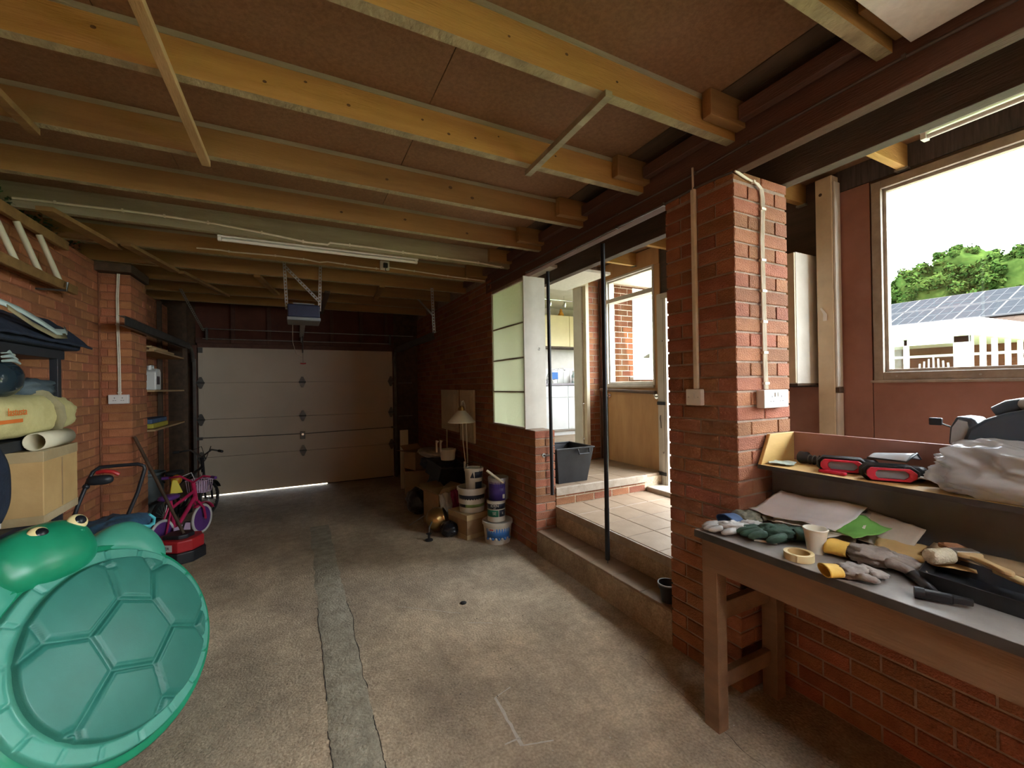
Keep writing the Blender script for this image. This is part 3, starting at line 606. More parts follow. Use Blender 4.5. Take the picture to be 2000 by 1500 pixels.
# sockets and switch
def plate(name, label, cat, c, w, h, d, face, parts):
    t = thing(name, label, cat, c); x, y, z = c
    if face == 'y': MB().box((x-w/2,y-d,z-h/2), (x+w/2,y,z+h/2)).build('back_box', 'white_plastic', t, bevel=.005); F = lambda u, v, o=0: (x+u, y-d-o, z+v)
    else: MB().box((x-d,y-w/2,z-h/2), (x,y+w/2,z+h/2)).build('back_box', 'white_plastic', t, bevel=.005); F = lambda u, v, o=0: (x-d-o, y-u, z+v)
    for nm, u, v, pw, ph, pd, m in parts:
        a, b2 = F(u-pw/2, v-ph/2, -.002), F(u+pw/2, v+ph/2, pd); MB().box([min(a[i], b2[i]) for i in range(3)], [max(a[i], b2[i]) for i in range(3)]).build(nm, m, t, bevel=.001)
    return t
sp = []
for s in (-.04, .04):
    sp += [('pin_hole', s, .012, .005, .011, .0006, 'black_plastic'), ('pin_hole', s-.011, -.012, .010, .004, .0006, 'black_plastic'), ('pin_hole', s+.011, -.012, .010, .004, .0006, 'black_plastic')]
plate('double_socket', 'white double socket on the sunlit side of the brick pillar', 'socket', (2.199,1.37,1.46), .205, .092, .045, 'y', sp+[('rocker', -.012, .022, .011, .022, .004, 'white_plastic'), ('rocker', .012, .022, .011, .022, .004, 'white_plastic')])
plate('switch_plate', 'white blank switch plate at the end of the trunking on the shaded brick pillar', 'switch', (1.95,1.608,1.47), .098, .088, .03, 'x', [('rocker', 0, .005, .014, .026, .003, 'white_plastic'), ('screw', -.03, 0, .006, .006, .001, 'galv'), ('screw', .03, 0, .006, .006, .001, 'galv')])
plate('double_socket', 'white double socket on the left brick pillar below the twin cable', 'socket', (-1.474,5.2,1.478), .145, .085, .04, 'y', [(n, u*.7, v, w, h, d, m) for n, u, v, w, h, d, m in sp])
# alcove shelving on the left behind the pillar
al = thing('alcove_shelving', 'dark wall shelving in the alcove between brick pillar and garage door', 'shelving', (-1.46,6.3,0))
for z in (1.985, 1.56, 1.145): MB().box((-1.61,5.68,z-.02), (-1.33,7.1,z)).build('shelf_board', 'shelf_wood', al, bevel=.002)
for y in (7.0,): MB().box((-1.345,y,0), (-1.30,y+.05,2.72)).build('upright', 'dark_wood', al, bevel=.002)
MB().box((-1.61,7.0,0), (-1.565,7.05,2.72)).build('upright', 'dark_wood', al)
for k, (y0, y1, x0, z) in enumerate(((5.75,6.5,-1.39,1.987),(5.72,6.35,-1.42,2.009),(5.8,6.6,-1.50,1.987))):
    tag(MB().box((x0,y0,z), (x0+.06,y1,z+.02)).build('timber_offcut', 'bare_wood', bevel=.002), ['pale timber batten at the front of the top alcove shelf', 'short pale batten lying on top of another on the alcove shelf', 'timber batten towards the wall on the top alcove shelf'][k], 'timber', 'battens on the top alcove shelf')
jc = thing('plastic_canister', 'white plastic canister with dark label on the middle alcove shelf', 'canister', (-1.43,5.98,1.561)); x, y, z = -1.43, 5.98, 1.561
mat('canister', (.70,.72,.68), (.6,.62,.58), .4, 4)
cb = MB(); cb.prism([(-.095,0),(.095,0),(.095,.2),(.07,.235),(-.03,.235),(-.05,.225),(-.095,.2)], .13, frame_mx((x,y,z), (0,1,0), (0,0,1)) @ Matrix.Translation((0,0,-.065)))
cb.build('body', 'canister', jc, bevel=.012)
MB().cyl((x,y-.06,z+.22), (x,y-.06,z+.265), .022, n=14).build('cap', 'white_plastic', jc, smooth=True)
MB().tube([(x,y-.025,z+.225),(x,y-.015,z+.262),(x,y+.06,z+.268),(x,y+.085,z+.2)], .012, 8).build('handle', 'canister', jc, smooth=True)
mat('label_dark', (.05,.04,.05), (.03,.025,.03), .5, 9); MB().box((x+.062,y-.07,z+.06), (x+.0675,y+.035,z+.15)).build('label', 'label_dark', jc)
mat('foam_yellow', (.50,.42,.05), (.4,.33,.04), .7, 20); mat('foam_blue', (.07,.12,.22), (.05,.09,.16), .7, 20)
fm = thing('foam_boat', 'yellow and blue foam float lying on the lowest alcove shelf', 'float', (-1.46,6.15,1.146))
MB().prism([(-.36,-.09),(.22,-.09),(.36,0),(.22,.09),(-.36,.09)], .05, Matrix.Translation((-1.46,6.15,1.147)) @ Matrix.Rotation(PI/2, 4, 'Z')).build('base', 'foam_yellow', fm, bevel=.01)
MB().prism([(-.36,-.08),(.22,-.08),(.33,0),(.22,.08),(-.36,.08)], .05, Matrix.Translation((-1.46,6.15,1.197)) @ Matrix.Rotation(PI/2, 4, 'Z')).build('top', 'foam_blue', fm, bevel=.012)

# ================================================================== LEFT SIDE THINGS
mat('shelf_black', (.028,.03,.035), (.018,.02,.024), .45, 6); mat('cloth_navy', (.018,.028,.05), (.010,.016,.03), .75, 12, .3, 60); mat('canvas_tan', (.62,.56,.26), (.52,.46,.20), .8, 10, .25, 90)
mat('canvas_dark', (.30,.26,.14), (.22,.19,.10), .8, 10, .2, 90); mat('card', (.52,.34,.14), (.44,.28,.11), .75, 6, .1, 50); mat('card_dark', (.32,.21,.11), (.25,.16,.08), .8, 6, .1, 50)
mat('tape', (.46,.36,.20), (.40,.30,.16), .22, 8, .25, 30); mat('orange_print', (.75,.20,.04), (.7,.17,.03), .6, 9); mat('teal_trim', (.10,.55,.60), (.08,.45,.5), .5, 5); mat('bag_blue', (.04,.11,.19), (.02,.06,.11), .6, 10, .3, 40)
mat('glossy_dark', (.02,.035,.045), (.012,.02,.028), .12, 5); mat('pale_ridge', (.42,.52,.48), (.34,.43,.4), .4, 5); mat('rubber', (.02,.02,.02), (.012,.012,.012), .7, 8)
mat('foliage_dark', (.05,.11,.04), (.025,.06,.02), .6, 8, rnd=.3, island=True)
def sq(p=4, amp=.06, f=3, seed=0):
    def fn(d):
        k = (abs(d.x)**p+abs(d.y)**p+abs(d.z)**p)**(-1/p); return k*(1+amp*nz(d.x*f+seed, d.y*f, d.z*f)+amp*.5*nz(d.x*f*3+seed, d.y*f*3, d.z*f*3))
    return fn
def rotz(a): return Matrix.Rotation(a, 3, 'Z')
# metal shelving rack
sr = thing('shelving_rack', 'black metal shelving rack against the left brick wall', 'shelving', (-1.46,2.7,0))
for z in (1.81, 1.30, .855, .40): MB().box((-1.61,1.75,z-.055), (-1.30,3.66,z)).build('shelf', 'shelf_black', sr, bevel=.004)
for x in (-1.60,-1.34):
    for y in (1.77, 3.575): MB().box((x,y,0), (x+.038,y+.045,1.83)).build('upright', 'shelf_black', sr, bevel=.002)
# dark folded bag on the top shelf
db = thing('folded_bag', 'dark navy folded bag with pale strap on the top black shelf', 'bag', (-1.44,3.4,1.811))
def bagtop(u, v):
    y = 2.7+u*1.06; x = -1.60+v*.40; h = .06+.12*math.sin(PI*min(1,v*1.05))**.7*(.75+.3*u)+.025*nz(y*5, x*7)+.015*nz(y*14, x*16); return (x+.03*nz(y*4), y+.04*nz(x*6, 2), 1.815+h*math.sin(PI*(.06+.9*v))**.5*(1 if u < .97 else .85))
g = MB(); g.grid(bagtop, 44, 22); g.build('body', 'cloth_navy', db, smooth='full', solid=.012)
MB().box((-1.58,2.72,1.812), (-1.24,3.72,1.86)).build('base', 'cloth_navy', db, bevel=.02)
def ribbon(pts, w, name, m, par, th=.003, upv=(0,0,1)):
    b = MB(); P = [V(p) for p in pts]; V_ = []
    for i, p in enumerate(P):
        d = (P[min(i+1,len(P)-1)]-P[max(i-1,0)]).normalized(); s = d.cross(V(upv)).normalized(); V_ += [p-s*w/2, p+s*w/2]
    b.add(V_, [(2*i,2*i+1,2*i+3,2*i+2) for i in range(len(P)-1)]); return b.build(name, m, par, solid=th, smooth='full')
ribbon([(-1.27,2.85,2.0),(-1.225,3.0,1.965),(-1.20,3.12,1.925),(-1.20,3.28,1.89),(-1.21,3.42,1.905),(-1.23,3.48,1.93)], .035, 'strap', 'pale_ridge', db, upv=(1,0,.3))
ribbon([(-1.22,2.88,1.96),(-1.20,3.05,1.90),(-1.195,3.25,1.865),(-1.20,3.4,1.88)], .03, 'strap', 'canvas_dark', db, upv=(1,0,.3))
# helmet and soft cloth on the tan bag
hl = thing('glossy_helmet', 'glossy dark helmet with pale ridges wedged between two black shelves', 'helmet', (-1.42,3.12,1.53))
MB().ell((-1.40,3.10,1.625), (.13,.15,.105), 24, 16, fn=sq(2.4,.02,2)).build('shell', 'glossy_dark', hl, smooth='full')
for k in range(3): MB().tube([(-1.29-.01*k,3.0+.02*k,1.71+.022*k),(-1.285-.01*k,3.08,1.718+.022*k),(-1.30-.01*k,3.17,1.705+.022*k)], [.006,.010,.006], 8).build('ridge', 'pale_ridge', hl, smooth=True)
mat('cloth_grey', (.09,.12,.13), (.05,.07,.08), .8, 12, .3, 50)
tag(MB().ell((-1.42,3.44,1.578), (.12,.15,.055), 30, 18, fn=sq(3,.30,3.5,4)).build('crumpled_cloth', 'cloth_grey', smooth='full'), 'crumpled grey blue cloth lying on top of the tan canvas bag', 'cloth')
# tan canvas bag
tb = thing('canvas_bag', 'pale tan canvas bag with orange lettering on the second black shelf', 'bag', (-1.42,3.35,1.301))
def tbf(d): 
    k = (abs(d.x)**4+abs(d.y)**5+abs(d.z)**3.2)**(-1/4); return k*(1+.05*nz(d.x*3, d.y*4, d.z*3)+.03*nz(d.x*9, d.y*9, d.z*9)+.04*max(0,d.y)**2*nz(d.x*6, d.y*14, d.z*6))
MB().ell((-1.43,3.27,1.425), (.17,.54,.118), 56, 30, fn=tbf).build('body', 'canvas_tan', tb, smooth='full')
ribbon([(-1.36,3.36,1.553),(-1.30,3.40,1.53),(-1.255,3.43,1.46),(-1.25,3.44,1.40),(-1.27,3.43,1.33)], .07, 'webbing', 'canvas_dark', tb, upv=(0,1,0))
textmesh('lastusta', .055, frame_mx((-1.247,3.02,1.455), (0,1,0), (0,0,1)), 'lettering', 'orange_print', tb); MB().box((-1.249,2.85,1.402), (-1.245,3.06,1.42)).build('printed_line', 'orange_print', tb)
# cardboard box with tape
def cbox(name, label, c, sz, ang, m='card', tilt=0, tape=True, grp=None):
    t = thing(name, label, 'box', c, grp, rot=(tilt,0,ang)); x, y, z = sz[0]/2, sz[1]/2, sz[2]
    MB().box((-x,-y,0), (x,y,z)).build('carton', m, t, bevel=.004, local=True)
    if tape:
        e = .0015
        MB().box((-x-e,-y-e,z-.055), (x+e,y+e,z+e)).build('tape', 'tape', t, local=True, bevel=.002)
        MB().box((-x-e,-y-e,.0), (x+e,y+e,.045)).build('tape', 'tape', t, local=True, bevel=.002)
        MB().box((-x-e*2,-.004,.05), (x+e*2,.004,z-.06)).build('flap_seam', 'card_dark', t, local=True)
    return t
cbox('cardboard_box', 'tan cardboard box with shiny parcel tape on the third black shelf', (-1.35,3.335,.857), (.29,.44,.383), .04)
rl = thing('rolled_paper', 'cream paper roll lying above the taped cardboard box', 'paper roll', (-1.245,3.33,1.243))
mat('cream_sheet', (.62,.58,.42), (.55,.5,.36), .6, 6)
MB().lathe([(.045,-.17),(.045,.17)], (-1.245,3.33,1.288), 20, mx=Matrix.Rotation(PI/2, 3, 'X')).build('sheet', 'cream_sheet', rl, smooth='full', solid=.004)
wr_ = thing('wire_basket', 'white wire basket edge beside the taped cardboard box', 'basket', (-1.4,2.85,.857))
for z in (.87,1.05,1.22): MB().tube([(-1.55,2.45,z),(-1.34,2.45,z),(-1.34,2.98,z),(-1.55,2.98,z)], .004, 6, closed=True).build('wire', 'white_plastic', wr_)
for y in [2.45+.0588*i for i in range(10)]: MB().tube([(-1.34,y,.862),(-1.34,y,1.22)], .003, 5).build('wire', 'white_plastic', wr_)
# navy jacket hanging at the picture edge
jk = thing('hanging_jacket', 'navy jacket with white hem hanging off the black shelf edge', 'jacket', (-1.27,2.8,.93))
def jkf(u, v): y = 2.52+u*.42; z = 1.285-v*.36; return (-1.285+.05*math.sin(PI*v)+.02*nz(y*9, z*4)+.01*nz(y*25, z*6), y+.02*nz(z*6), z+.02*nz(y*5))
g = MB(); g.grid(jkf, 24, 16); g.build('cloth', 'cloth_navy', jk, smooth='full', solid=.02)
g = MB(); g.grid(lambda u, v: V(jkf(u, 1))+V((.006*0,0,-.03*v)), 24, 2); g.build('hem', 'white_plastic', jk, smooth='full', solid=.012)
# blue bag behind the turtle
bb = thing('blue_duffel_bag', 'dark blue bag with turquoise trim standing behind the turtle sandpit', 'bag', (-1.10,3.62,.396))
MB().ell((-1.10,3.62,.55), (.19,.36,.165), 40, 24, fn=sq(3.2,.09,3,7)).build('body', 'bag_blue', bb, smooth='full')
MB().tube([(-.97,3.52,.69),(-.925,3.6,.66),(-.905,3.7,.63),(-.91,3.78,.625)], .012, 8).build('trim', 'teal_trim', bb, smooth=True); MB().tube([(-.95,3.88,.67),(-.93,3.92,.63),(-.94,3.94,.58)], .010, 8).build('trim', 'teal_trim', bb, smooth=True)
cbox('storage_box', 'brown cardboard box under the blue bag behind the turtle sandpit', (-1.08,3.62,0), (.38,.50,.392), 0, 'card_dark')
# ladder on the wall
ld = thing('wooden_ladder', 'old wooden ladder hung sideways high on the left brick wall', 'ladder', (-1.53,3.4,2.30))
MB().bar((-1.555,1.6,2.655), (-1.555,4.42,2.665), .035, .07).build('rail', 'joist_dark', ld, bevel=.006); MB().bar((-1.50,1.6,2.325), (-1.50,4.40,2.325), .035, .065).build('rail', 'joist_dark', ld, bevel=.006)
for y in [1.75+.265*i for i in range(10)]: MB().cyl((-1.555,y-.10,2.63), (-1.50,y+.02,2.35), .017, n=10).build('rung', 'canvas_tan' if 0 else 'cream_sheet', ld, smooth=True)
for y in (2.0, 4.15): MB().tube([(-1.625,y,2.28),(-1.46,y,2.28),(-1.455,y,2.34)], .008, 6).build('bracket', 'dark_steel', ld)
# leaves tucked on top of the wall
gv = thing('ivy_sprig', 'dark green leafy greenery tucked on top of the left wall', 'greenery', (-1.64,4.2,2.735)); b = MB()
for i in range(260):
    c = V((-1.66+random.uniform(-.05,.06), random.uniform(3.55,4.85), 2.75+random.random()**1.5*.09)); a = random.uniform(0, 2*PI); e = random.uniform(-.6,.8); d = V((math.cos(a)*math.cos(e), math.sin(a)*math.cos(e), math.sin(e)))*random.uniform(.02,.035); s = d.cross(V((random.uniform(-1,1),random.uniform(-1,1),1))).normalized()*d.length*.5
    b.add([c, c+d*.5+s, c+d, c+d*.5-s], [(0,1,2,3)])
b.build('leaves', 'foliage_dark', gv)
MB().tube([(-1.66,3.5,2.75),(-1.65,4.0,2.76),(-1.66,4.9,2.75)], .006, 6).build('stem', 'dark_wood', gv)
# ---- turtle sandpit
mat('turtle_lid', (.026,.165,.125), (.021,.138,.103), .42, 5, .08, 240); mat('turtle_rim', (.062,.285,.21), (.05,.24,.175), .36, 5, .08, 240); mat('turtle_body', (.012,.24,.12), (.008,.18,.085), .3, 4); mat('turtle_light', (.058,.30,.21), (.046,.26,.175), .34, 4)
mat('eye_cream', (.72,.60,.30), (.65,.53,.25), .4, 5); mat('eye_black', (.012,.014,.018), (.008,.009,.012), .25, 5)
TC = V((-.68,2.465,.463)); Tn = V((.814,-.3624,.454)); TU = V((.4067,.9135,0)); TV = V((-.4147,.1847,.891)); TC = TC - Tn*.0
def tp(u, v, w=0): return TC+TU*u+TV*v+Tn*w
tt = thing('turtle_sandpit', 'green plastic turtle sandpit with domed shell lid leaning upright in the foreground', 'sandpit', (-.52,2.33,0))
EA, EB = .49, .412; CU = -.03
hexp = [(.03,.160),(.168,.078),(.190,-.078),(.027,-.163),(-.134,-.076),(-.143,.086)]
rad = [((.03,.160),(.085,.36)),((.168,.078),(.255,.20)),((.255,.20),(.262,.33)),((.255,.20),(.36,.20)),((.190,-.078),(.315,-.15)),((.315,-.15),(.44,-.09)),((.315,-.15),(.345,-.27)),((.027,-.163),(.01,-.305)),((.01,-.305),(.14,-.40)),((.01,-.305),(-.12,-.40)),((-.134,-.076),(-.315,-.178)),((-.315,-.178),(-.34,-.33)),((-.315,-.178),(-.50,-.13)),((-.143,.086),(-.275,.155)),((-.275,.155),(-.47,.12)),((-.275,.155),(-.28,.36)),((.085,.30),(.0,.40)),]
segs = [(hexp[i], hexp[(i+1) % 6]) for i in range(6)]+rad
def sd(px, py, a, b2):
    ax, ay = a; bx, by = b2; dx, dy = bx-ax, by-ay; t = max(0, min(1, ((px-ax)*dx+(py-ay)*dy)/(dx*dx+dy*dy))); return math.hypot(px-ax-t*dx, py-ay-t*dy)
sm = lambda a, b2, x: (lambda t: t*t*(3-2*t))(max(0, min(1, (x-a)/(b2-a))))
def lid_h(rn, u, v, ang):
    rim0 = .865
    floor_ = .014+.040*(1-rn*rn)
    d = min(sd(u+.045, v-.006, a, b2) for a, b2 in segs)
    cell = .013*sm(.0035, .0105, d)+.004*sm(.016, .022, d)
    inner = floor_+cell
    w = sm(rim0-.028, rim0, rn)
    h = inner*(1-w)+.004*w
    if rn > rim0:
        k = (ang/(2*PI)*18) % 1; g_ = min(k, 1-k)/18*2*PI*.45; h -= .02*(1-sm(.002,.0055,g_))*sm(rim0,rim0+.02,rn)
        h -= .035*sm(.975,1.0,rn)
    return h
b = MB(); NR, NA = 130, 300; b.v.append(tuple(tp(0,0,lid_h(0,0,0,0)+.0)))
b.v[0] = tuple(tp(CU,0,lid_h(0,CU,0,0)))
for i in range(1, NR+1):
    rn = i/NR
    for k in range(NA):
        a = 2*PI*k/NA; u_ = CU+EA*rn*math.cos(a); v_ = EB*rn*math.sin(a); b.v.append(tuple(tp(u_, v_, lid_h(rn, u_, v_, a+.1))))
for k in range(NA): b.f.append((0, 1+k, 1+(k+1) % NA)); b.mi.append(0)
for i in range(NR-1):
    for k in range(NA): b.f.append((1+i*NA+k, 1+(i+1)*NA+k, 1+(i+1)*NA+(k+1) % NA, 1+i*NA+(k+1) % NA)); b.mi.append(1 if i/NR > .845 else 0)
b.build('lid', ['turtle_lid','turtle_rim'], tt, smooth='full')
b = MB(); prof = [(.995,-.02),(1.02,-.028),(1.055,-.022),(1.075,-.035),(1.06,-.05),(1.03,-.06),(1.0,-.10),(.95,-.16),(.86,-.195),(.4,-.20),(.0,-.20)]; NA = 120
for s_, w in prof:
    for k in range(NA): a = 2*PI*k/NA; b.v.append(tuple(tp(CU+EA*s_*math.cos(a), EB*s_*math.sin(a), w)))
b.f = [(i*NA+k, (i+1)*NA+k, (i+1)*NA+(k+1) % NA, i*NA+(k+1) % NA) for i in range(len(prof)-1) for k in range(NA)]; b.mi = [0]*len(b.f)
b.build('base', 'turtle_body', tt, smooth='full')
RM = Matrix(((TU.x,TV.x,Tn.x),(TU.y,TV.y,Tn.y),(TU.z,TV.z,Tn.z)))
hd = MB().ell(tp(-.10,.475,-.055), (.205,.135,.10), 40, 28, mx=RM, fn=sq(2.5,.012,2)).build('head', 'turtle_body', tt, smooth='full')
for (u_, v_, w) in ((-.135,.555,.022),(.035,.558,.018)):
    e = MB().ell(tp(u_,v_,w-.006), (.045,.036,.018), 24, 14, mx=RM).build('eye', 'eye_cream', hd, smooth='full'); MB().ell(tp(u_+.004,v_+.003,w+.006), (.027,.022,.010), 20, 12, mx=RM).build('pupil', 'eye_black', e, smooth='full')
for (u_, v_) in ((-.06,.50),(-.035,.515),(-.01,.505),(-.045,.488),(.015,.515),(-.025,.487)): MB().ell(tp(u_,v_,.030), (.014,.011,.006), 12, 8, mx=RM).build('nose_dimple', 'turtle_body', hd, smooth='full')
def flipper(pts, w0, name='flipper'):
    b = MB(); n = len(pts); P = [(x, y) for x, y in pts]; cx = sum(p[0] for p in P)/n; cy = sum(p[1] for p in P)/n
    rings = [(1,-.085),(1.0,-.05),(.95,-.022),(.82,-.006),(.5,.004),(.0,.006)]
    for s_, w in rings:
        for x, y in P: b.v.append(tuple(tp(cx+(x-cx)*s_, cy+(y-cy)*s_, w+w0)))
    b.f = [(i*n+k, i*n+(k+1) % n, (i+1)*n+(k+1) % n, (i+1)*n+k) for i in range(len(rings)-1) for k in range(n)]; b.mi = [0]*len(b.f)
    return b.build(name, 'turtle_light', tt, smooth='full')
def spline(P, m=6):
    out = []; n = len(P)
    for i in range(n):
        p0, p1, p2, p3 = (V((*P[(i+j-1) % n],0)) for j in range(4))
        for k in range(m):
            t = k/m; q = .5*((2*p1)+(-p0+p2)*t+(2*p0-5*p1+4*p2-p3)*t*t+(-p0+3*p1-3*p2+p3)*t**3); out.append((q.x, q.y))
    return out
flipper(spline([(.12,.40),(.14,.47),(.25,.50),(.35,.48),(.425,.40),(.45,.31),(.43,.24),(.36,.22),(.25,.32)]), -.02); flipper(spline([(-.23,.37),(-.26,.44),(-.35,.475),(-.45,.45),(-.53,.36),(-.55,.27),(-.52,.20),(-.45,.20),(-.33,.30)]), -.02)
flipper(spline([(-.50,-.20),(-.56,-.26),(-.58,-.36),(-.52,-.41),(-.44,-.38),(-.42,-.30)]), -.05, 'rear_flipper')
# ---- lawnmower folded against the pillar
lm = thing('push_mower', 'folded lawnmower with black tube handle and red lever by the left pillar', 'lawnmower', (-1.33,4.35,0))
MB().tube([(-1.47,4.05,.42),(-1.41,4.13,.73),(-1.365,4.17,.90),(-1.345,4.19,.96),(-1.31,4.2,.99),(-1.2,4.2,.992),(-1.09,4.2,.992),(-1.055,4.2,.975),(-1.05,4.2,.95),(-1.09,4.19,.78),(-1.153,4.17,.595),(-1.20,4.13,.42)], .013, 10).build('handle', 'black_plastic', lm, smooth='full')
MB().tube([(-1.315,4.17,.955),(-1.27,4.15,.965),(-1.22,4.15,.955),(-1.19,4.16,.93)], .014, 8).build('lever', 'red_plastic', lm, smooth=True)
MB().ell((-1.30,4.17,.90), (.075,.04,.035), 18, 12, fn=sq(3,.03,3)).build('switch_box', 'black_plastic', lm, smooth='full')
for p in ((-1.375,4.165,.86),(-1.145,4.17,.61)): MB().ell(p, (.022,.022,.022), 10, 8).build('clamp', 'black_plastic', lm, smooth=True)
MB().ell((-1.33,4.35,.22), (.22,.22,.13), 28, 16, fn=sq(3.2,.02,2)).build('motor_housing', 'black_plastic', lm, smooth='full')
for x in (-1.53,-1.12):
    for y in (4.2,4.52): MB().cyl((x,y,.09), (x+.04,y,.09), .09, n=20).build('wheel', 'rubber', lm, smooth=True)
# ---- red mower deck with the leaning pole
rd = thing('red_mower_deck', 'red hover mower with white arrow label on the floor by the bike', 'lawnmower', (-.95,4.85,0)); mat('red_paint', (.50,.03,.035), (.40,.02,.025), .3, 5)
dm = Matrix.Translation((-.97,4.88,0)) @ Matrix.Rotation(-.35, 4, 'Z'); oct_ = [(-.17,-.14),(.07,-.16),(.15,-.08),(.17,.06),(.10,.15),(-.12,.16),(-.20,.05)]
MB().prism([(x*1.08,y*1.08) for x, y in oct_], .10, dm).build('skirt', 'black_plastic', rd, bevel=.01); MB().prism(oct_, .105, Matrix.Translation((0,0,.10)) @ dm).build('deck', 'red_paint', rd, bevel=.014)
MB().prism([(x*.6,y*.6) for x, y in oct_], .04, Matrix.Translation((0,0,.20)) @ dm).build('motor_cover', 'black_plastic', rd, bevel=.01)
fm_ = dm @ frame_mx((-.05,-.152,.15), (.997,-.083,0), (0,0,1)); MB().prism([(-.11,0),(-.085,-.03),(.075,-.03),(.075,.03),(-.085,.03)], .003, fm_).build('label', 'white_plastic', rd)
textmesh('POWER', .034, fm_ @ Matrix.Translation((-.005,0,.004)), 'lettering', 'black_plastic', rd)
tag(MB().cyl((-.93,4.80,.25), (-1.366,5.175,1.12), .013, .014, n=10).build('wooden_pole', 'dark_wood', smooth=True), 'brown wooden pole leaning against the corner of the left brick pillar', 'pole')
# ---- bicycles
mat('pink_paint', (.55,.03,.11), (.45,.02,.09), .3, 5); mat('purple_plastic', (.14,.05,.25), (.10,.035,.18), .35, 5); mat('white_rubber', (.66,.66,.64), (.56,.56,.54), .5, 8); mat('lilac', (.60,.45,.62), (.5,.37,.52), .4, 9); mat('yellow_bright', (.75,.62,.06), (.68,.55,.05), .45, 5); mat('orange_plastic', (.70,.30,.02), (.6,.25,.02), .4, 5)
def bike(label, front, rear, R, cols, basket=False, lean=0, grp=None):
    f, r = V((*front,0)), V((*rear,0)); d = (f-r).normalized(); s = V((0,0,1)).cross(d); wb = (f-r).length
    t = thing('childs_bicycle' if basket else 'bicycle', label, 'bicycle', tuple((f+r)/2), grp)
    def q(a, h, k=0): p = r+d*a*wb+s*(k+h*lean); return (p.x, p.y, h)
    for a in (0, 1):
        c = V(q(a, R)); mx = Matrix((( d.x, 0, s.x),( d.y, 0, s.y),(0,1,lean))); 
        ring = [c+V(mx @ V((math.cos(x)*R*.92, math.sin(x)*R*.92, 0))) for x in [2*PI*i/28 for i in range(28)]]
        w = MB().tube(ring, R*.09, 8, closed=True).build('tyre', cols['tyre'], t, smooth='full')
        if basket: MB().lathe([(.01,-.012),(R*.55,-.006),(R*.84,-.004),(R*.84,.004),(R*.55,.006),(.01,.012)], c, 24, mx=mx).build('disc', 'purple_plastic', w, smooth=True)
        else:
            for i in range(10): a_ = PI*i/10; v_ = mx @ V((math.cos(a_)*R*.86, math.sin(a_)*R*.86, 0)); MB().tube([c-v_, c+v_], .0018, 4).build('spoke', 'galv', w)
        MB().tube([c-s*.04, c+s*.04], .014, 8).build('hub', 'chrome', w)
    k = R*2.0
    MB().tube([q(.30,R*.95),q(.82,k*1.35)], .019, 10).build('down_tube', cols['frame'], t, smooth=True); MB().tube([q(.30,R*.95),q(.20,k*1.55)], .016, 10).build('seat_tube', cols['frame'], t, smooth=True)
    MB().tube([q(.22,k*1.25),q(.80,k*1.55)], .016, 10).build('top_tube', cols['frame'], t, smooth=True); MB().tube([q(.84,k*1.2),q(.77,k*1.85)], .02, 10).build('head_tube', cols['frame'], t, smooth=True)
    for e in (-.04,.04):
        MB().tube([q(.84,k*1.2,e*.5),q(.95,k*.9,e),q(1,R,e)], .012, 8).build('fork', cols['frame'], t, smooth=True); MB().tube([q(.30,R*.95,e*.5),q(0,R,e)], .010, 8).build('chain_stay', cols['frame'], t, smooth=True); MB().tube([q(.21,k*1.35,e*.3),q(0,R,e)], .009, 8).build('seat_stay', cols['frame'], t, smooth=True)
    hb = MB().tube([q(.70,k*2.05,-.22),q(.74,k*2.08,-.12),q(.77,k*1.86,0),q(.74,k*2.08,.12),q(.70,k*2.05,.22)], .011, 8).build('handlebar', cols['bar'], t, smooth='full')
    for e in (-.22,.22): MB().tube([q(.70,k*2.05,e),q(.66,k*2.04,e*1.25)], .016, 8).build('grip', cols['grip'], hb, smooth=True)
    MB().ell(q(.17,k*1.62), (.10,.07,.03), 18, 10, mx=Matrix(((d.x,s.x,0),(d.y,s.y,0),(0,0,1))), fn=sq(2.6,.02)).build('saddle', cols['grip'], t, smooth='full')
    cr = MB().tube([q(.30,R*.95,-.07),q(.30,R*.95,.07)], .014, 8).build('crank', 'dark_steel', t)
    for e in (-1,1): MB().tube([q(.30,R*.95,.07*e),q(.36,R*.95-.08*e,.075*e),q(.36,R*.95-.08*e,.13*e)], .008, 6).build('pedal', 'rubber', cr)
    MB().box((-.09,-.006,-.05), (.13,.006,.05), Matrix(((d.x,s.x,0,q(.30,R,-.055)[0]),(d.y,s.y,0,q(.30,R,-.055)[1]),(0,0,1,R),(0,0,0,1)))).build('chain_guard', cols['guard'], t, bevel=.004)
    # mudguard
    mg = MB(); c = V(q(1, R)); P = []
    for i in range(11):
        a_ = PI*(.15+.55*i/10); e = d*math.cos(a_)*R*1.14+V((0,0,math.sin(a_)*R*1.14)); P += [c+e-s*.03, c+e+s*.03]
    mg.add(P, [(2*i,2*i+1,2*i+3,2*i+2) for i in range(10)]).build('mudguard', cols['frame'], t, smooth='full', solid=.004)
    if basket:
        bx = V(q(.93,k*1.75)); mx = Matrix(((d.x,s.x,0,bx.x),(d.y,s.y,0,bx.y),(0,0,1,bx.z),(0,0,0,1))); bk = MB().prism([(-.05,-.085),(.06,-.085),(.06,.085),(-.05,.085)], .004, mx @ Matrix.Translation((0,0,-.09))).build('basket', 'lilac', t)
        for i in range(9):
            y = -.085+.17*i/8; MB().bar(mx @ V((.06,y,-.09)), mx @ V((.075,y*1.15,.04)), .010, .003).build('slat', 'lilac', bk); MB().bar(mx @ V((-.05,y,-.09)), mx @ V((-.06,y*1.15,.04)), .010, .003).build('slat', 'lilac', bk)
        for i in range(5):
            x = -.05+.11*i/4
            for e in (-1,1): MB().bar(mx @ V((x,.085*e,-.09)), mx @ V((x*1.15,.098*e,.04)), .010, .003).build('slat', 'lilac', bk)
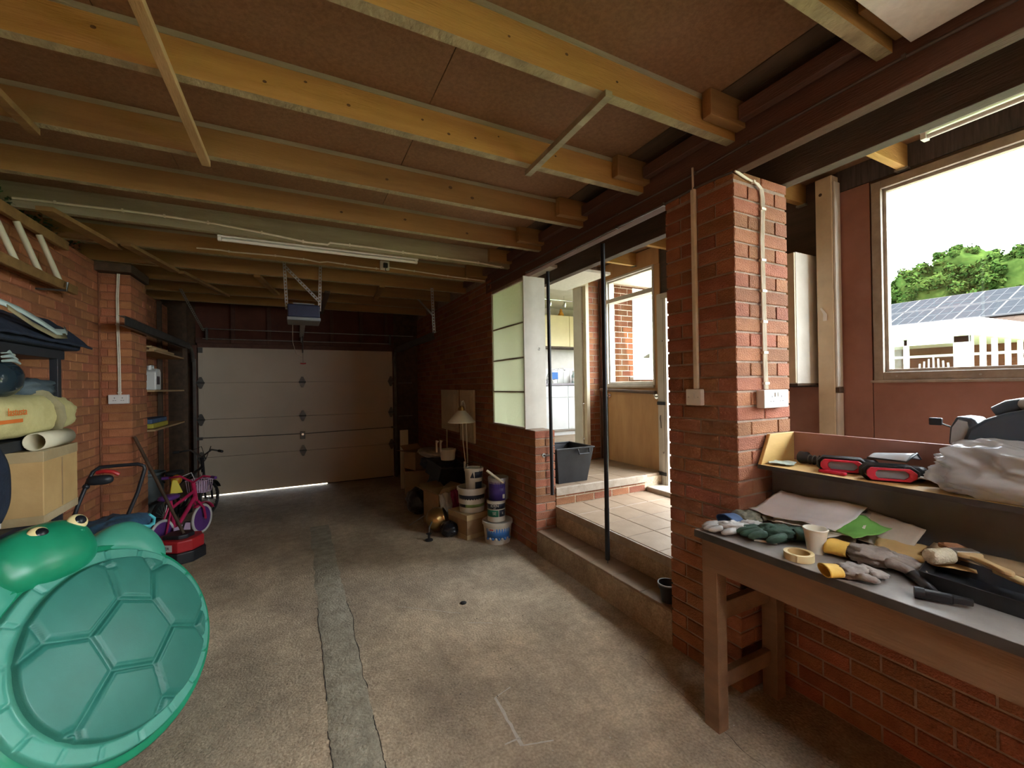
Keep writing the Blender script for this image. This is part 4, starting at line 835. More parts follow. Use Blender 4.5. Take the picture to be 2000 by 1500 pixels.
        MB().tube([mx @ V(p) for p in ((-.06,-.1,.04),(.078,-.1,.04),(.078,.1,.04),(-.06,.1,.04))], .006, 6, closed=True).build('rim', 'lilac', bk)
    for e, (p0, p1) in enumerate(((.12,.5),(-.1,.45))): MB().tube([q(.74,k*2.05,p0), q(.88,k*2.15,p0*.5), q(.92,k*1.75,.02), q(.6,k*1.3,.02)], .004, 6).build('brake_cable', 'white_rubber' if basket else 'rubber', t, smooth='full')
    return t
bike('pink child bike with white tyres and lilac basket beside the red mower', (-.935,5.66), (-1.17,5.16), .155, dict(tyre='white_rubber', frame='pink_paint', bar='pink_paint', grip='purple_plastic', guard='lilac'), True)
bike('dark adult bicycle leaning in shadow behind the pink child bike', (-1.0,6.45), (-1.28,5.72), .20, dict(tyre='rubber', frame='black_metal', bar='dark_steel', grip='rubber', guard='black_metal'), lean=-.05)
tag(MB().ell((-1.17,5.74,.585), (.05,.05,.055), 16, 12).build('orange_ball', 'orange_plastic', smooth='full'), 'small orange ball wedged on top of the dark bicycle', 'ball')
tag(MB().prism([(-.06,-.07),(.05,-.07),(.0,.07),(-.04,.07)], .03, frame_mx((-1.12,5.50,.56), (.9,.3,0), (0,0,1))).build('yellow_vest', 'yellow_bright', bevel=.008), 'bright yellow reflective piece hanging behind the pink bike', 'reflector')
wbt = thing('grey_bin', 'dark grey green plastic tub with rim behind the bikes by the pillar', 'tub', (-1.47,5.95,0)); mat('bin_grey', (.09,.11,.11), (.06,.075,.075), .5, 6)
MB().lathe([(.001,0),(.12,0),(.135,.62),(.15,.63),(.15,.66),(.14,.66),(.125,.60),(.11,.02),(.001,.02)], (-1.46,5.96,0), 28).build('tub', 'bin_grey', wbt, smooth=True); MB().tube([(-1.34,5.93,.55),(-1.32,5.96,.53),(-1.34,5.99,.55)], .008, 6).build('handle', 'black_plastic', wbt)

# ================================================================== RIGHT REAR PILE
mat('tub_white', (.60,.58,.50), (.52,.50,.43), .4, 6); mat('tub_blue', (.05,.20,.55), (.04,.16,.46), .4, 6); mat('tin_purple', (.06,.035,.22), (.045,.025,.16), .35, 6); mat('tin_grey', (.42,.42,.42), (.34,.34,.34), .35, 8, metal=.5)
mat('label_navy', (.02,.03,.05), (.015,.02,.035), .4, 6); mat('label_green', (.02,.20,.12), (.015,.15,.09), .4, 6); mat('label_lime', (.20,.32,.10), (.16,.26,.08), .4, 6)
def vessel(name, label, c, r0, r1, h, m, rim=.008, lid=None, grp='paint tubs and tins by the right wall', cat='tub', bands=(), handle=None):
    t = thing(name, label, cat, c, grp); x, y, z = c
    MB().lathe([(.001,0),(r0,0),(r1,h-.03),(r1+rim,h-.03),(r1+rim,h-.004),(r1+rim*.5,h),(r1-.004,h-.003),(r1-.006,h-.012 if lid else h*.35),(.001,h-.012 if lid else h*.35)], c, 32).build('body', m, t, smooth=35)
    if lid: MB().lathe([(.001,h-.008),(r1-.008,h-.008),(r1-.004,h-.002)], c, 32).build('lid', lid, t, smooth=35)
    for (za, zb, a0, a1, bm_) in bands:
        ra = r0+(r1-r0)*za/h+.0015; rb = r0+(r1-r0)*zb/h+.0015; MB().lathe([(ra,za),(rb,zb)], c, 20, arc=(a0,a1)).build('label', bm_, t, smooth=True, solid=.001)
    if handle:
        pts = handle; MB().tube([(x+p[0],y+p[1],z+p[2]) for p in pts], .004, 6).build('handle', 'black_plastic', t, smooth='full')
    return t
# front of each vessel looks to the camera: angle about -115 deg
A = -PI*.64
t1 = vessel('paint_tub', 'large white tub with blue wave label on the floor under the tins', (1.775,3.86,0), .122,.143,.215,'tub_white', .010, 'tub_white', bands=[(.055,.165,A-.9,A+1.1,'tub_blue')])
for i in range(9):    # wavy lower edge of the blue label
    a = A-.82+i*.235; r = .1285; MB().ell((1.775+r*math.cos(a),3.86+r*math.sin(a),.056), (.013,.013,.014), 10, 8).build('wave', 'tub_white' if i % 2 else 'tub_blue', t1, smooth=True)
MB().lathe([(.139,.135),(.1395,.162)], (1.775,3.86,0), 10, arc=(A-.65,A-.22)).build('badge', 'tub_white', t1, solid=.002); MB().lathe([(.1405,.143),(.1408,.154)], (1.775,3.86,0), 8, arc=(A-.58,A-.29)).build('badge_text', 'red_plastic', t1, solid=.001)
t2 = vessel('paint_tin', 'white tin with black and green label standing on the wave tub', (1.76,3.85,.216), .088,.09,.205,'tub_white', .003, 'tin_grey', cat='tin', bands=[(.125,.19,A-1.3,A+1.3,'label_navy'),(.05,.115,A-1.3,A+.25,'label_green'),(.05,.115,A+.32,A+1.2,'label_navy')])
def wrap(c, r, ang): return frame_mx((c[0]+r*math.cos(ang), c[1]+r*math.sin(ang), c[2]), (-math.sin(ang), math.cos(ang), 0), (0,0,1))
textmesh('IDEN', .036, wrap((1.76,3.85,.375), .0935, A-.15), 'lettering', 'tub_white', t2); textmesh('IT', .03, wrap((1.76,3.85,.345), .0935, A-.15), 'lettering', 'tub_white', t2); textmesh('SE', .04, wrap((1.76,3.85,.30), .0935, A-.2), 'lettering', 'tub_white', t2); textmesh('E', .03, wrap((1.76,3.85,.30), .0935, A+.72), 'lettering', 'tub_white', t2)
t3 = vessel('paint_tin', 'purple drip paint tin with grey back on top of the tin stack', (1.79,3.86,.422), .098,.10,.215,'tin_grey', .003, 'tin_grey', cat='tin', bands=[(.0,.16,A-1.2,A+.75,'tin_purple'),(.16,.205,A-1.2,A+.75,'tub_white')])
for i in range(12): a = A-1.1+i*.16; zz = .135+.05*abs(nz(i*1.7)); MB().lathe([(.1012,.12),(.1018,.16+zz*.14)], (1.79,3.86,.422), 3, arc=(a,a+.09)).build('drip', 'tin_purple', t3, solid=.0012)
MB().lathe([(.1015,.02),(.1015,.06)], (1.79,3.86,.422), 5, arc=(A+.42,A+.65)).build('sticker', 'tub_white', t3, solid=.0012)
tag(MB().cyl((1.64,3.80,.725), (1.79,3.74,.60), .013, .011, n=10).build('brush_handle', 'cream_sheet', smooth=True), 'cream paintbrush handle resting across the purple tin', 'brush')
bx1 = cbox('cardboard_box', 'brown cardboard box under the white and green tub', (1.64,4.22,0), (.36,.34,.245), .25, 'card_dark', tape=True)
t4_ = vessel('paint_tub', 'wide white tub with green label standing on a cardboard box', (1.63,4.18,.25), .128,.145,.25,'tub_white', .010, None, bands=[(.125,.18,A-1.2,A+1.3,'label_navy'),(.055,.115,A-1.2,A-.45,'label_navy'),(.055,.115,A-.45,A+1.3,'label_lime')])
MB().lathe([(.001,.19),(.14,.19)], (1.63,4.18,.25), 28).build('paint_surface', 'cream_sheet', t4_)
t5_ = vessel('plastic_bucket', 'white bucket with navy label stacked inside the green labelled tub', (1.645,4.15,.442), .082,.095,.255,'tub_white', .006, 'tub_white', bands=[(.16,.225,A+.15,A+1.3,'label_navy'),(.05,.12,A+.2,A+1.2,'label_navy')], cat='bucket', handle=[(.02,-.1,.22),(.06,-.06,.30),(-.0,.0,.315),(-.07,.04,.29),(-.06,.07,.22)])
MB().prism([(-.022,0),(.022,0),(.006,.06)], .002, wrap((1.645,4.15,.605), .096, A-.12)).build('badge', 'label_navy', t5_)
# floor lamp
fl_ = thing('floor_lamp', 'slim floor lamp with white conical shade in front of the dark brick wall', 'floor lamp', (1.80,4.72,0)); mat('shade', (.74,.74,.70), (.68,.68,.64), .4, 5); mat('brass', (.45,.30,.12), (.36,.24,.09), .3, 6, metal=.9)
MB().lathe([(.001,0),(.13,0),(.13,.015),(.03,.03),(.001,.035)], (1.80,4.74,0), 28).build('base', 'brass', fl_, smooth=35)
MB().tube([(1.80,4.74,.03),(1.80,4.74,.7),(1.785,4.73,1.15),(1.77,4.72,1.33),(1.75,4.715,1.375),(1.73,4.71,1.37),(1.725,4.71,1.32)], .008, 8).build('stem', 'tub_white', fl_, smooth='full')
MB().lathe([(.162,0),(.155,.012),(.10,.075),(.045,.135),(.035,.14)], (1.72,4.70,1.125), 36).build('shade', 'shade', fl_, smooth='full', solid=.003)
MB().lathe([(.001,.135),(.04,.135),(.036,.17),(.02,.19),(.001,.195)], (1.72,4.70,1.125), 20).build('cap', 'brass', fl_, smooth=35)
MB().tube([(1.725,4.70,1.32),(1.70,4.62,1.2),(1.705,4.62,.9),(1.735,4.60,.55),(1.75,4.55,.36)], .0045, 6).build('flex', 'cable_white', fl_, smooth='full'); MB().box((1.705,4.60,.60), (1.725,4.62,.68)).build('inline_switch', 'white_plastic', fl_, bevel=.004)
# two white panelled doors hung on the wall
for k, (y0, y1, z0, z1) in enumerate(((5.40,6.10,.93,1.50),(4.82,5.30,.845,1.50))):
    t = thing('cupboard_door', ['cream panelled cupboard door on the dark wall further from the lamp', 'cream panelled cupboard door on the dark wall behind the lamp'][k], 'cupboard door', (1.93,(y0+y1)/2,z0), 'cream doors on the dark brick wall')
    MB().box((1.915,y0,z0), (1.945,y1,z1)).build('leaf', 'cream_paint', t, bevel=.004)
    MB().box((1.908,y0+.10,z0+.06), (1.916,y1-.10,z1-.06)).build('raised_panel', 'cream_paint', t, bevel=.006); MB().box((1.911,y0+.06,z0+.03), (1.916,y0+.075,z1-.03)).build('moulding', 'cream_paint', t, bevel=.003)
MB().cyl((1.93,5.9,.55), (1.93,5.9,.93), .012, n=8).build('pipe', 'cream_paint', bpy.data.objects['cupboard_door'], smooth=True)
# crates, bags, cartons
mat('crate_black', (.02,.022,.024), (.013,.014,.016), .5, 8); mat('bag_black', (.02,.022,.026), (.012,.013,.016), .3, 10, .4, 40); mat('cloth_pale', (.48,.47,.43), (.38,.37,.34), .85, 14, .3, 50); mat('magenta', (.28,.02,.10), (.2,.015,.07), .7, 9)
def carton(name, label, c, sz, ang, m='card_dark', flaps=True, tilt=0):
    t = thing(name, label, 'box', c, None, rot=(tilt,0,ang)); x, y, z = sz[0]/2, sz[1]/2, sz[2]; th = .005
    for nm, a, b2 in (('side',(-x,-y,0),(-x+th,y,z)),('side',(x-th,-y,0),(x,y,z)),('side',(-x,-y,0),(x,-y+th,z)),('side',(-x,y-th,0),(x,y,z)),('bottom',(-x,-y,0),(x,y,th))): MB().box(a, b2).build(nm, m, t, local=True)
    if flaps:
        for s_, ax in ((-1,'x'),(1,'x'),(-1,'y'),(1,'y')):
            a_ = random.uniform(.3,1.0); L_ = (x if ax == 'x' else y)*.9
            if ax == 'x': P = [(s_*x,-y,z),(s_*x,y,z),(s_*(x+L_*math.cos(a_)),y,z+L_*math.sin(a_)-.03),(s_*(x+L_*math.cos(a_)),-y,z+L_*math.sin(a_)-.03)]
            else: P = [(-x,s_*y,z),(x,s_*y,z),(x,s_*(y+L_*math.cos(a_)),z+L_*math.sin(a_)-.03),(-x,s_*(y+L_*math.cos(a_)),z+L_*math.sin(a_)-.03)]
            MB().add(P, [(0,1,2,3)]).build('flap', m, t, local=True, solid=.004)
    return t
carton('open_carton', 'tall open cardboard carton with flaps up in the middle of the dark pile', (1.46,4.70,0), (.28,.30,.36), .3)
carton('open_carton', 'open cardboard carton at the garage door end of the pile', (1.50,5.86,0), (.38,.40,.42), -.2, flaps=False)
carton('open_carton', 'battered carton with raised flap on top of the far end of the pile', (1.50,5.86,.425), (.28,.30,.24), .3)
cr_ = thing('plastic_crate', 'black plastic crate tipped on top of the pile near the lamp', 'crate', (1.60,4.97,.46), rot=(.25,.12,.3))
for a, b2 in (((-.2,-.15,0),(.2,-.135,.16)),((-.2,.135,0),(.2,.15,.16)),((-.2,-.15,0),(-.185,.15,.16)),((.185,-.15,0),(.2,.15,.16))): MB().box(a, b2).build('side', 'crate_black', cr_, local=True)
MB().box((-.2,-.15,0), (.2,.15,.012)).build('bottom', 'crate_black', cr_, local=True); MB().box((-.215,-.165,.145), (.215,-.135,.165)).box((-.215,.135,.145), (.215,.165,.165)).box((-.215,-.135,.145), (-.185,.135,.165)).box((.185,-.135,.145), (.215,.135,.165)).build('rim', 'crate_black', cr_, local=True, bevel=.004)
for lab, c, r, sd_, m in (('black plastic sack slumped behind the crate by the wall', (1.70,5.25,.25), (.22,.26,.25), 2, 'bag_black'), ('black sack lying low between the cartons', (1.34,5.20,.15), (.15,.20,.15), 5, 'bag_black'), ('dark navy bundle on top of the black sacks', (1.62,5.35,.56), (.20,.26,.09), 9, 'cloth_navy'), ('small dark bag at the foot of the cartons', (1.40,4.24,.07), (.09,.10,.07), 11, 'bag_black')):
    tag(MB().ell(c, r, 36, 22, fn=sq(2.6,.16,3,sd_)).build('rubbish_sack' if 'bundle' not in lab else 'cloth_bundle', m, smooth='full'), lab, 'sack' if 'bundle' not in lab else 'bundle')
tag(MB().ell((1.60,5.50,.68), (.16,.30,.045), 36, 16, fn=sq(2.8,.2,4,3)).build('rolled_towel', 'cloth_pale', smooth='full'), 'rolled pale towel lying across the top of the pile', 'towel')
def drape(c, w, h, ang, m, name, label, cat, seed=0, off=.04):
    ux = V((math.cos(ang), math.sin(ang), 0)); nn = V((-ux.y, ux.x, 0))
    def fn(u, v):
        z = c[2]-v*h; x = (u-.5)*w*(1-.25*v+.2*nz(v*3, seed)); return V((c[0],c[1],0))+ux*x+nn*(-off*v+.03*nz(u*5+seed, v*3)+.015*nz(u*14, v*6, seed))+V((0,0,z+.03*nz(u*4, seed)))
    g = MB(); g.grid(fn, 20, 24); return tag(g.build(name, m, smooth='full', solid=.006), label, cat)
drape((1.47,4.52,.375), .22, .36, .35, 'cloth_pale', 'draped_cloth', 'pale grey cloth hanging down the front of the open carton', 'cloth', 2)
drape((1.55,4.50,.40), .10, .26, .2, 'magenta', 'magenta_scarf', 'dark magenta scarf hanging beside the pale cloth', 'scarf', 6)
vs_ = vessel('plant_trough', 'small white trough standing on the pile below the cream doors', (1.66,5.05,.645), .085,.095,.13,'tub_white', .006, None, grp=None, cat='trough')
for k, dx in enumerate((-.11,-.06)): MB().tube([(1.60+dx+.02,5.02,.75),(1.60+dx+.02,5.02,.86),(1.60+dx+.03,5.02,.89)], [.012,.012,.022], 10).build('peg', 'tub_white', vs_, smooth=True)
pt = thing('brass_pot', 'round brass pot lying on its side on the floor by the pile', 'pot', (1.32,4.43,0))
MB().lathe([(.001,-.10),(.07,-.095),(.12,-.05),(.13,0),(.115,.06),(.09,.09),(.10,.105),(.095,.105),(.08,.085)], (1.32,4.43,.125), 30, mx=Matrix.Rotation(1.2, 3, 'Y') @ Matrix.Rotation(.4, 3, 'X')).build('bowl', 'brass', pt, smooth='full')
MB().tube([(1.24,4.33,.14),(1.20,4.29,.10),(1.19,4.28,.02)], .006, 6).build('handle', 'dark_steel', pt, smooth=True)
tag(MB().cyl((1.10,4.74,.008), (1.22,4.55,.15), .006, n=8).build('metal_rod', 'galv', smooth=True), 'bright metal rod propped off the floor in front of the pile', 'rod')
tag(MB().lathe([(.001,0),(.04,0),(.04,.012),(.012,.02),(.012,.06),(.03,.07),(.001,.08)], (1.17,4.20,0), 16).build('castor', 'rubber', smooth=35), 'small black castor standing on the floor near the metal rod', 'castor')
tag(MB().box((1.38,6.45,.02), (1.50,6.47,.9)).build('pale_plank', 'cream_sheet', bevel=.002), 'narrow pale plank upright in the dark corner by the door track', 'plank')
for z in (1.62, 1.05): tag(MB().cyl((1.56,7.4,z), (1.80,7.4,z), .004, n=6).build('wall_peg', 'galv'), 'thin metal peg in the dark corner %s the door lock bar' % ('high above' if z > 1.3 else 'just above'), 'peg')
# ================================================================== STEP, LOBBY, KITCHEN THINGS
pn = thing('black_post', 'tall black round post standing on the tiled step with thin pin foot', 'post', (2.058,2.515,.207)); MB().cyl((2.058,2.515,.235), (2.055,2.51,2.597), .0165, n=16).build('tube', 'black_metal', pn, smooth=True); MB().cyl((2.058,2.515,.207), (2.058,2.515,.236), .004, n=8).build('pin', 'dark_steel', pn); MB().cyl((2.058,2.515,.24), (2.058,2.515,.62), .018, n=16).build('sleeve', 'black_metal', pn, smooth=True)
pb = thing('black_post', 'black round post fixed to the brick pier beside the recycling box', 'post', (2.095,3.34,.53)); MB().cyl((2.098,3.34,.53), (2.085,3.335,2.597), .0165, n=16).build('tube', 'black_metal', pb, smooth=True)
MB().tube([(2.04,3.384,.895),(2.04,3.36,.895),(2.095,3.342,.895)], .007, 8).build('bracket', 'dark_steel', pb, smooth=True); MB().cyl((2.04,3.385,.895), (2.04,3.38,.895), .02, n=12).build('bracket_plate', 'galv', pb)
# black recycling box
rb = thing('recycling_box', 'black plastic recycling box with handles on the tiled landing', 'box', (2.43,3.66,.577))
def tray(w0, l0, w1, l1, h, c, th=.006):
    b = MB(); P = []
    for (w, l, z) in ((w0,l0,0),(w1,l1,h),(w1-th,l1-th,h),(w0-th,l0-th,th)): P += [(c[0]-w/2,c[1]-l/2,c[2]+z),(c[0]+w/2,c[1]-l/2,c[2]+z),(c[0]+w/2,c[1]+l/2,c[2]+z),(c[0]-w/2,c[1]+l/2,c[2]+z)]
    F = [(3,2,1,0),(12,13,14,15)]
    for i in range(3):
        for k in range(4): F.append((4*i+k, 4*i+(k+1) % 4, 4*i+4+(k+1) % 4, 4*i+4+k))
    return b.add(P, F)
tray(.34,.33,.44,.43,.34, (2.44,3.655,.578)).build('tub', 'black_plastic', rb, bevel=.006)
cx, cy, cz = 2.44, 3.655, .578+.335
MB().box((cx-.23,cy-.225,cz), (cx+.23,cy-.20,cz+.015)).box((cx-.23,cy+.20,cz), (cx+.23,cy+.225,cz+.015)).box((cx-.23,cy-.20,cz), (cx-.205,cy+.20,cz+.015)).box((cx+.205,cy-.20,cz), (cx+.23,cy+.20,cz+.015)).build('rim', 'black_plastic', rb, bevel=.004)
MB().tube([(cx+.02,cy-.222,cz),(cx+.03,cy-.235,cz-.05),(cx+.15,cy-.235,cz-.05),(cx+.16,cy-.222,cz)], .008, 8).build('handle', 'black_plastic', rb, smooth=True)
# small flower pot on the step
fp = thing('flower_pot', 'small empty black flower pot on the tiled step beside the brick pillar', 'flower pot', (2.02,1.90,.209)); MB().lathe([(.001,0),(.038,0),(.052,.085),(.060,.086),(.062,.115),(.055,.115),(.046,.085),(.034,.008),(.001,.008)], (2.02,1.90,.209), 28).build('pot', 'black_plastic', fp, smooth=35); MB().lathe([(.0555,.1155),(.062,.1155),(.0625,.108)], (2.02,1.90,.209), 28).build('rim', 'grey_plastic', fp, smooth=35)
# handrail
hr = thing('handrail', 'dark wooden handrail on chrome brackets below the lobby window', 'handrail', (3.53,4.0,1.40)); mat('rail_wood', (.14,.09,.065), (.09,.06,.045), .35, 5)
MB().tube([(3.53,4.62-.22,1.475),(3.53,3.45,1.445)], .02, 12).build('rail', 'rail_wood', hr, smooth=True)
for y in (4.28, 3.48): MB().tube([(3.585,y,1.40),(3.545,y,1.40),(3.53,y,1.43)], .009, 8).build('bracket', 'chrome', hr, smooth=True); MB().cyl((3.584,y,1.40), (3.57,y,1.40), .028, n=16).build('rose', 'chrome', hr, smooth=35)
# kitchen
ku = thing('base_cupboard', 'pale blue white kitchen base cupboards seen through the doorway', 'kitchen unit', (4.2,6.9,.6)); mat('unit_white', (.68,.70,.70), (.62,.64,.64), .35, 4); mat('worktop', (.30,.28,.30), (.24,.22,.24), .4, 20)
MB().box((2.3,6.62,.70), (6.4,7.28,1.53)).build('carcass', 'unit_white', ku); MB().box((2.3,6.68,.60), (6.4,7.28,.70)).build('plinth', 'unit_white', ku)
for i, x in enumerate([2.32+.555*i for i in range(7)]):
    MB().box((x,6.60,.72), (x+.545,6.622,1.30)).build('cupboard_door', 'unit_white', ku, bevel=.004); MB().box((x,6.60,1.315), (x+.545,6.622,1.52)).build('drawer_front', 'unit_white', ku, bevel=.004)
tag(MB().box((2.3,6.57,1.535), (6.4,7.29,1.575)).build('worktop', 'worktop', bevel=.006), 'grey worktop on the kitchen base cupboards', 'worktop')
kc = thing('wall_cupboard', 'cream kitchen wall cupboards above the sink seen through the doorway', 'kitchen unit', (4.2,7.1,2.27)); mat('cream_unit', (.72,.62,.36), (.66,.56,.32), .4, 4)
MB().box((2.3,6.95,2.29), (6.4,7.29,2.90)).build('carcass', 'cream_unit', kc); MB().box((2.3,6.93,2.265), (6.4,7.29,2.29)).build('pelmet', 'dark_wood', kc)
for x in [2.42+.60*i for i in range(6)]: MB().box((x,6.93,2.295), (x+.592,6.951,2.895)).build('cupboard_door', 'cream_unit', kc, bevel=.003)
tp_ = thing('kitchen_tap', 'chrome swan neck tap at the kitchen sink', 'tap', (4.40,7.1,1.575)); MB().tube([(4.38,7.1,1.575),(4.38,7.09,1.70),(4.42,7.08,1.80),(4.55,7.06,1.845),(4.72,7.04,1.86),(4.76,7.03,1.83)], .014, 10).build('spout', 'chrome', tp_, smooth='full')
for dx in (-.06,.10): MB().cyl((4.40+dx,7.08,1.575), (4.40+dx,7.08,1.63), .018, n=12).build('valve', 'chrome', tp_, smooth=True); MB().cyl((4.37+dx,7.08,1.64), (4.45+dx,7.05,1.66), .007, n=8).build('lever', 'chrome', tp_, smooth=True)
for lab, x, r, h, m, cap in (('pale green spray bottle beside the kitchen sink', 5.03,.045,.22,'pale_ridge','tub_white'),('white washing up bottle with red label on the worktop', 5.16,.035,.20,'tub_white','tub_white'),('blue cleaner bottle with teal trigger by the kitchen door jamb', 5.33,.05,.24,'tub_blue','teal_trim')):
    t = thing('cleaning_bottle', lab, 'bottle', (x,7.12,1.576), 'bottles by the kitchen sink'); MB().lathe([(.001,0),(r,0),(r,h*.7),(r*.45,h*.85),(r*.4,h),(.001,h)], (x,7.12,1.576), 20).build('body', m, t, smooth=35); MB().lathe([(.001,h),(r*.5,h),(r*.5,h+.03),(.001,h+.03)], (x,7.12,1.576), 14).build('cap', cap, t, smooth=35); MB().lathe([(r+.001,h*.15),(r+.001,h*.5)], (x,7.12,1.576), 16).build('label', 'red_plastic' if 'red' in lab else 'white_plastic', t)
tag(MB().box((4.62,7.283,1.66), (4.76,7.30,1.80)).build('picture_tile', 'tub_blue', bevel=.002), 'blue and white picture tile on the kitchen wall behind the tap', 'tile')
tl_ = struct(MB().box((2.2,7.288,1.576), (6.4,7.301,1.58)).build('trim_5', 'white_plastic'))
for i in range(28): 
    for j in range(2): MB().box((2.2+i*.15,7.291,1.58+j*.15), (2.2+i*.15+.146,7.30,1.726+j*.15)).build('wall_tile', 'white_plastic', tl_, bevel=.002)
tr_ = thing('spotlight_track', 'chrome spotlight bar with three lamps on the kitchen ceiling', 'spotlights', (4.15,6.2,2.94)); MB().cyl((3.6,6.2,3.02), (4.75,6.2,3.02), .010, n=8).build('bar', 'chrome', tr_)
for x in (3.9,4.2,4.5):
    MB().cyl((x,6.2,3.02), (x,6.2,3.10), .006, n=6).build('stem', 'chrome', tr_); s_ = MB().cyl((x,6.2,3.01), (x,6.2,2.97), .006, n=6).build('knuckle', 'chrome', tr_); MB().lathe([(.012,.04),(.03,0),(.034,-.045),(.02,-.04),(.001,-.035)], (x+.01,6.19,2.955), 16, mx=Matrix.Rotation(.6, 3, 'X')).build('spot', 'chrome', s_, smooth=True)
for lab, x, m in (('small orange ornament on top of the kitchen wall cupboards', 4.72, 'orange_plastic'), ('small blue ornament on top of the kitchen wall cupboards', 5.08, 'tub_blue')):
    t = thing('ornament', lab, 'ornament', (x,7.08,2.90)); MB().lathe([(.001,0),(.05,0),(.06,.04),(.03,.09),(.035,.11),(.001,.12)], (x,7.08,2.901), 16).build('body', m, t, smooth=True); MB().ell((x,7.08,3.035), (.025,.025,.025), 10, 8).build('knob', m, t, smooth=True)

# floor bits
tag(MB().lathe([(.001,0),(.022,0),(.022,.006),(.016,.009),(.001,.009)], (1.043,2.872,0), 20).build('rubber_disc', 'rubber', smooth=35), 'small black rubber disc lying alone in the middle of the floor', 'disc')
b = MB()
for i in range(70):
    x, y = random.uniform(-.5,1.8), random.uniform(.7,3.6); s_ = random.uniform(.001,.003); a = random.uniform(0,3)
    if abs(x-.21) < .1: continue
    b.box((-s_*1.6,-s_*.6,0), (s_*1.6,s_*.6,s_*.5), Matrix.Translation((x,y,.0006)) @ Matrix.Rotation(a,4,'Z'))
d_ = b.build('debris', 'tub_white', floor); d_['kind'] = 'stuff'
b = MB()
for i in range(90):
    x, y = random.uniform(-.6,1.8), random.uniform(.7,4.5); s_ = random.uniform(.0012,.0032); a = random.uniform(0,3)
    b.box((-s_*1.3,-s_*.7,0), (s_*1.3,s_*.7,s_*.35), Matrix.Translation((x,y,.0006)) @ Matrix.Rotation(a,4,'Z'))
d_ = b.build('grit', 'crack', floor); d_['kind'] = 'stuff'

# ================================================================== WORKBENCH
BZ = .88
mat('bench_top', (.30,.28,.26), (.22,.20,.18), .3, 9, .08, 60, spec=.6); mat('bench_edge', (.06,.05,.045), (.04,.034,.03), .5, 8); mat('bench_wood', (.24,.135,.07), (.17,.095,.05), .7, 3, .2, 50, stretch=(3,.4,3)); mat('ply_yellow', (.55,.36,.13), (.46,.29,.09), .55, 3, .06, 40, stretch=(1,.4,4)); mat('riser_dark', (.13,.135,.14), (.095,.10,.105), .55, 5)
wbn = thing('workbench', 'dark wooden workbench with laminate top along the right side', 'workbench', (1.9,.2,0))
MB().box((1.613,-1.8,.85), (2.2,1.355,BZ)).build('worktop', 'bench_top', wbn, bevel=.002); MB().box((1.610,-1.8,.849), (1.6125,1.355,BZ-.001)).build('edge_strip', 'bench_edge', wbn); MB().box((1.615,1.3555,.849), (2.2,1.358,BZ-.001)).build('edge_strip', 'bench_edge', wbn)
MB().box((1.632,-1.8,.712), (1.655,1.33,.849)).build('apron', 'bench_wood', wbn, bevel=.002)
for y in (1.262, -1.7):
    MB().box((1.636,y,0), (1.70,y+.075,.849)).build('leg', 'bench_wood', wbn, bevel=.003); MB().box((2.06,y,0), (2.125,y+.075,.849)).build('leg', 'bench_wood', wbn, bevel=.003)
MB().box((1.70,1.29,.47), (2.06,1.325,.55)).build('end_rail', 'bench_wood', wbn, bevel=.003); MB().box((1.70,1.29,.16), (2.06,1.325,.23)).build('end_rail', 'bench_wood', wbn, bevel=.003); MB().box((1.66,1.30,.79), (2.15,1.33,.849)).build('end_rail', 'bench_wood', wbn, bevel=.003)
# shelf box on top of the low wall
sh = thing('bench_shelf', 'open wooden shelf trough with yellow plywood end above the workbench', 'shelf', (2.25,.2,.84))
MB().box((2.195,-1.8,.881), (2.212,1.355,1.108)).build('riser', 'riser_dark', sh); MB().box((2.085,-1.8,1.108), (2.385,1.36,1.13)).build('shelf_board', 'ply_yellow', sh, bevel=.002); MB().box((2.0845,-1.8,1.1085), (2.0855,1.36,1.1295)).build('front_lip', 'bench_edge', sh)
MB().box((2.372,-1.8,1.13), (2.388,1.36,1.278)).build('back_board', 'board_pink', sh, bevel=.002)
MB().prism([(2.087,1.13),(2.372,1.13),(2.372,1.278),(2.165,1.278)], .018, Matrix(((1,0,0,0),(0,0,-1,1.36),(0,1,0,0),(0,0,0,1)))).build('end_board', 'ply_yellow', sh, bevel=.002)
MB().box((2.22,-1.8,.84), (2.40,1.355,1.107)).build('wall_capping', 'riser_dark', sh)
# ---- things on the bench
mat('paper_white', (.86,.87,.92), (.80,.81,.86), .7, 6); mat('paper_cream', (.72,.69,.62), (.64,.61,.54), .75, 6); mat('card_grey', (.48,.41,.33), (.41,.35,.28), .8, 8); mat('paper_green', (.17,.42,.09), (.14,.35,.075), .7, 8); mat('cup', (.80,.78,.69), (.74,.72,.63), .55, 6); mat('masking', (.70,.58,.32), (.62,.5,.27), .6, 5)
mat('glove_grey', (.30,.26,.23), (.20,.17,.15), .85, 16, .4, 70); mat('glove_yellow', (.65,.40,.06), (.52,.32,.06), .7, 10, .2, 60); mat('glove_pale', (.48,.47,.45), (.36,.35,.33), .85, 14, .3, 60); mat('glove_green', (.04,.09,.06), (.025,.05,.035), .8, 14, .3, 60); mat('glove_camo', (.26,.24,.17), (.08,.08,.06), .85, 18, .3, 60); mat('blue_cuff', (.05,.10,.22), (.04,.08,.17), .7, 9)
mat('roller_fleece', (.82,.80,.64), (.74,.72,.56), .95, 60, .8, 160); mat('bristle', (.34,.16,.08), (.24,.11,.05), .8, 40, .5, 120); mat('handle_wood', (.58,.42,.22), (.5,.35,.17), .5, 5)
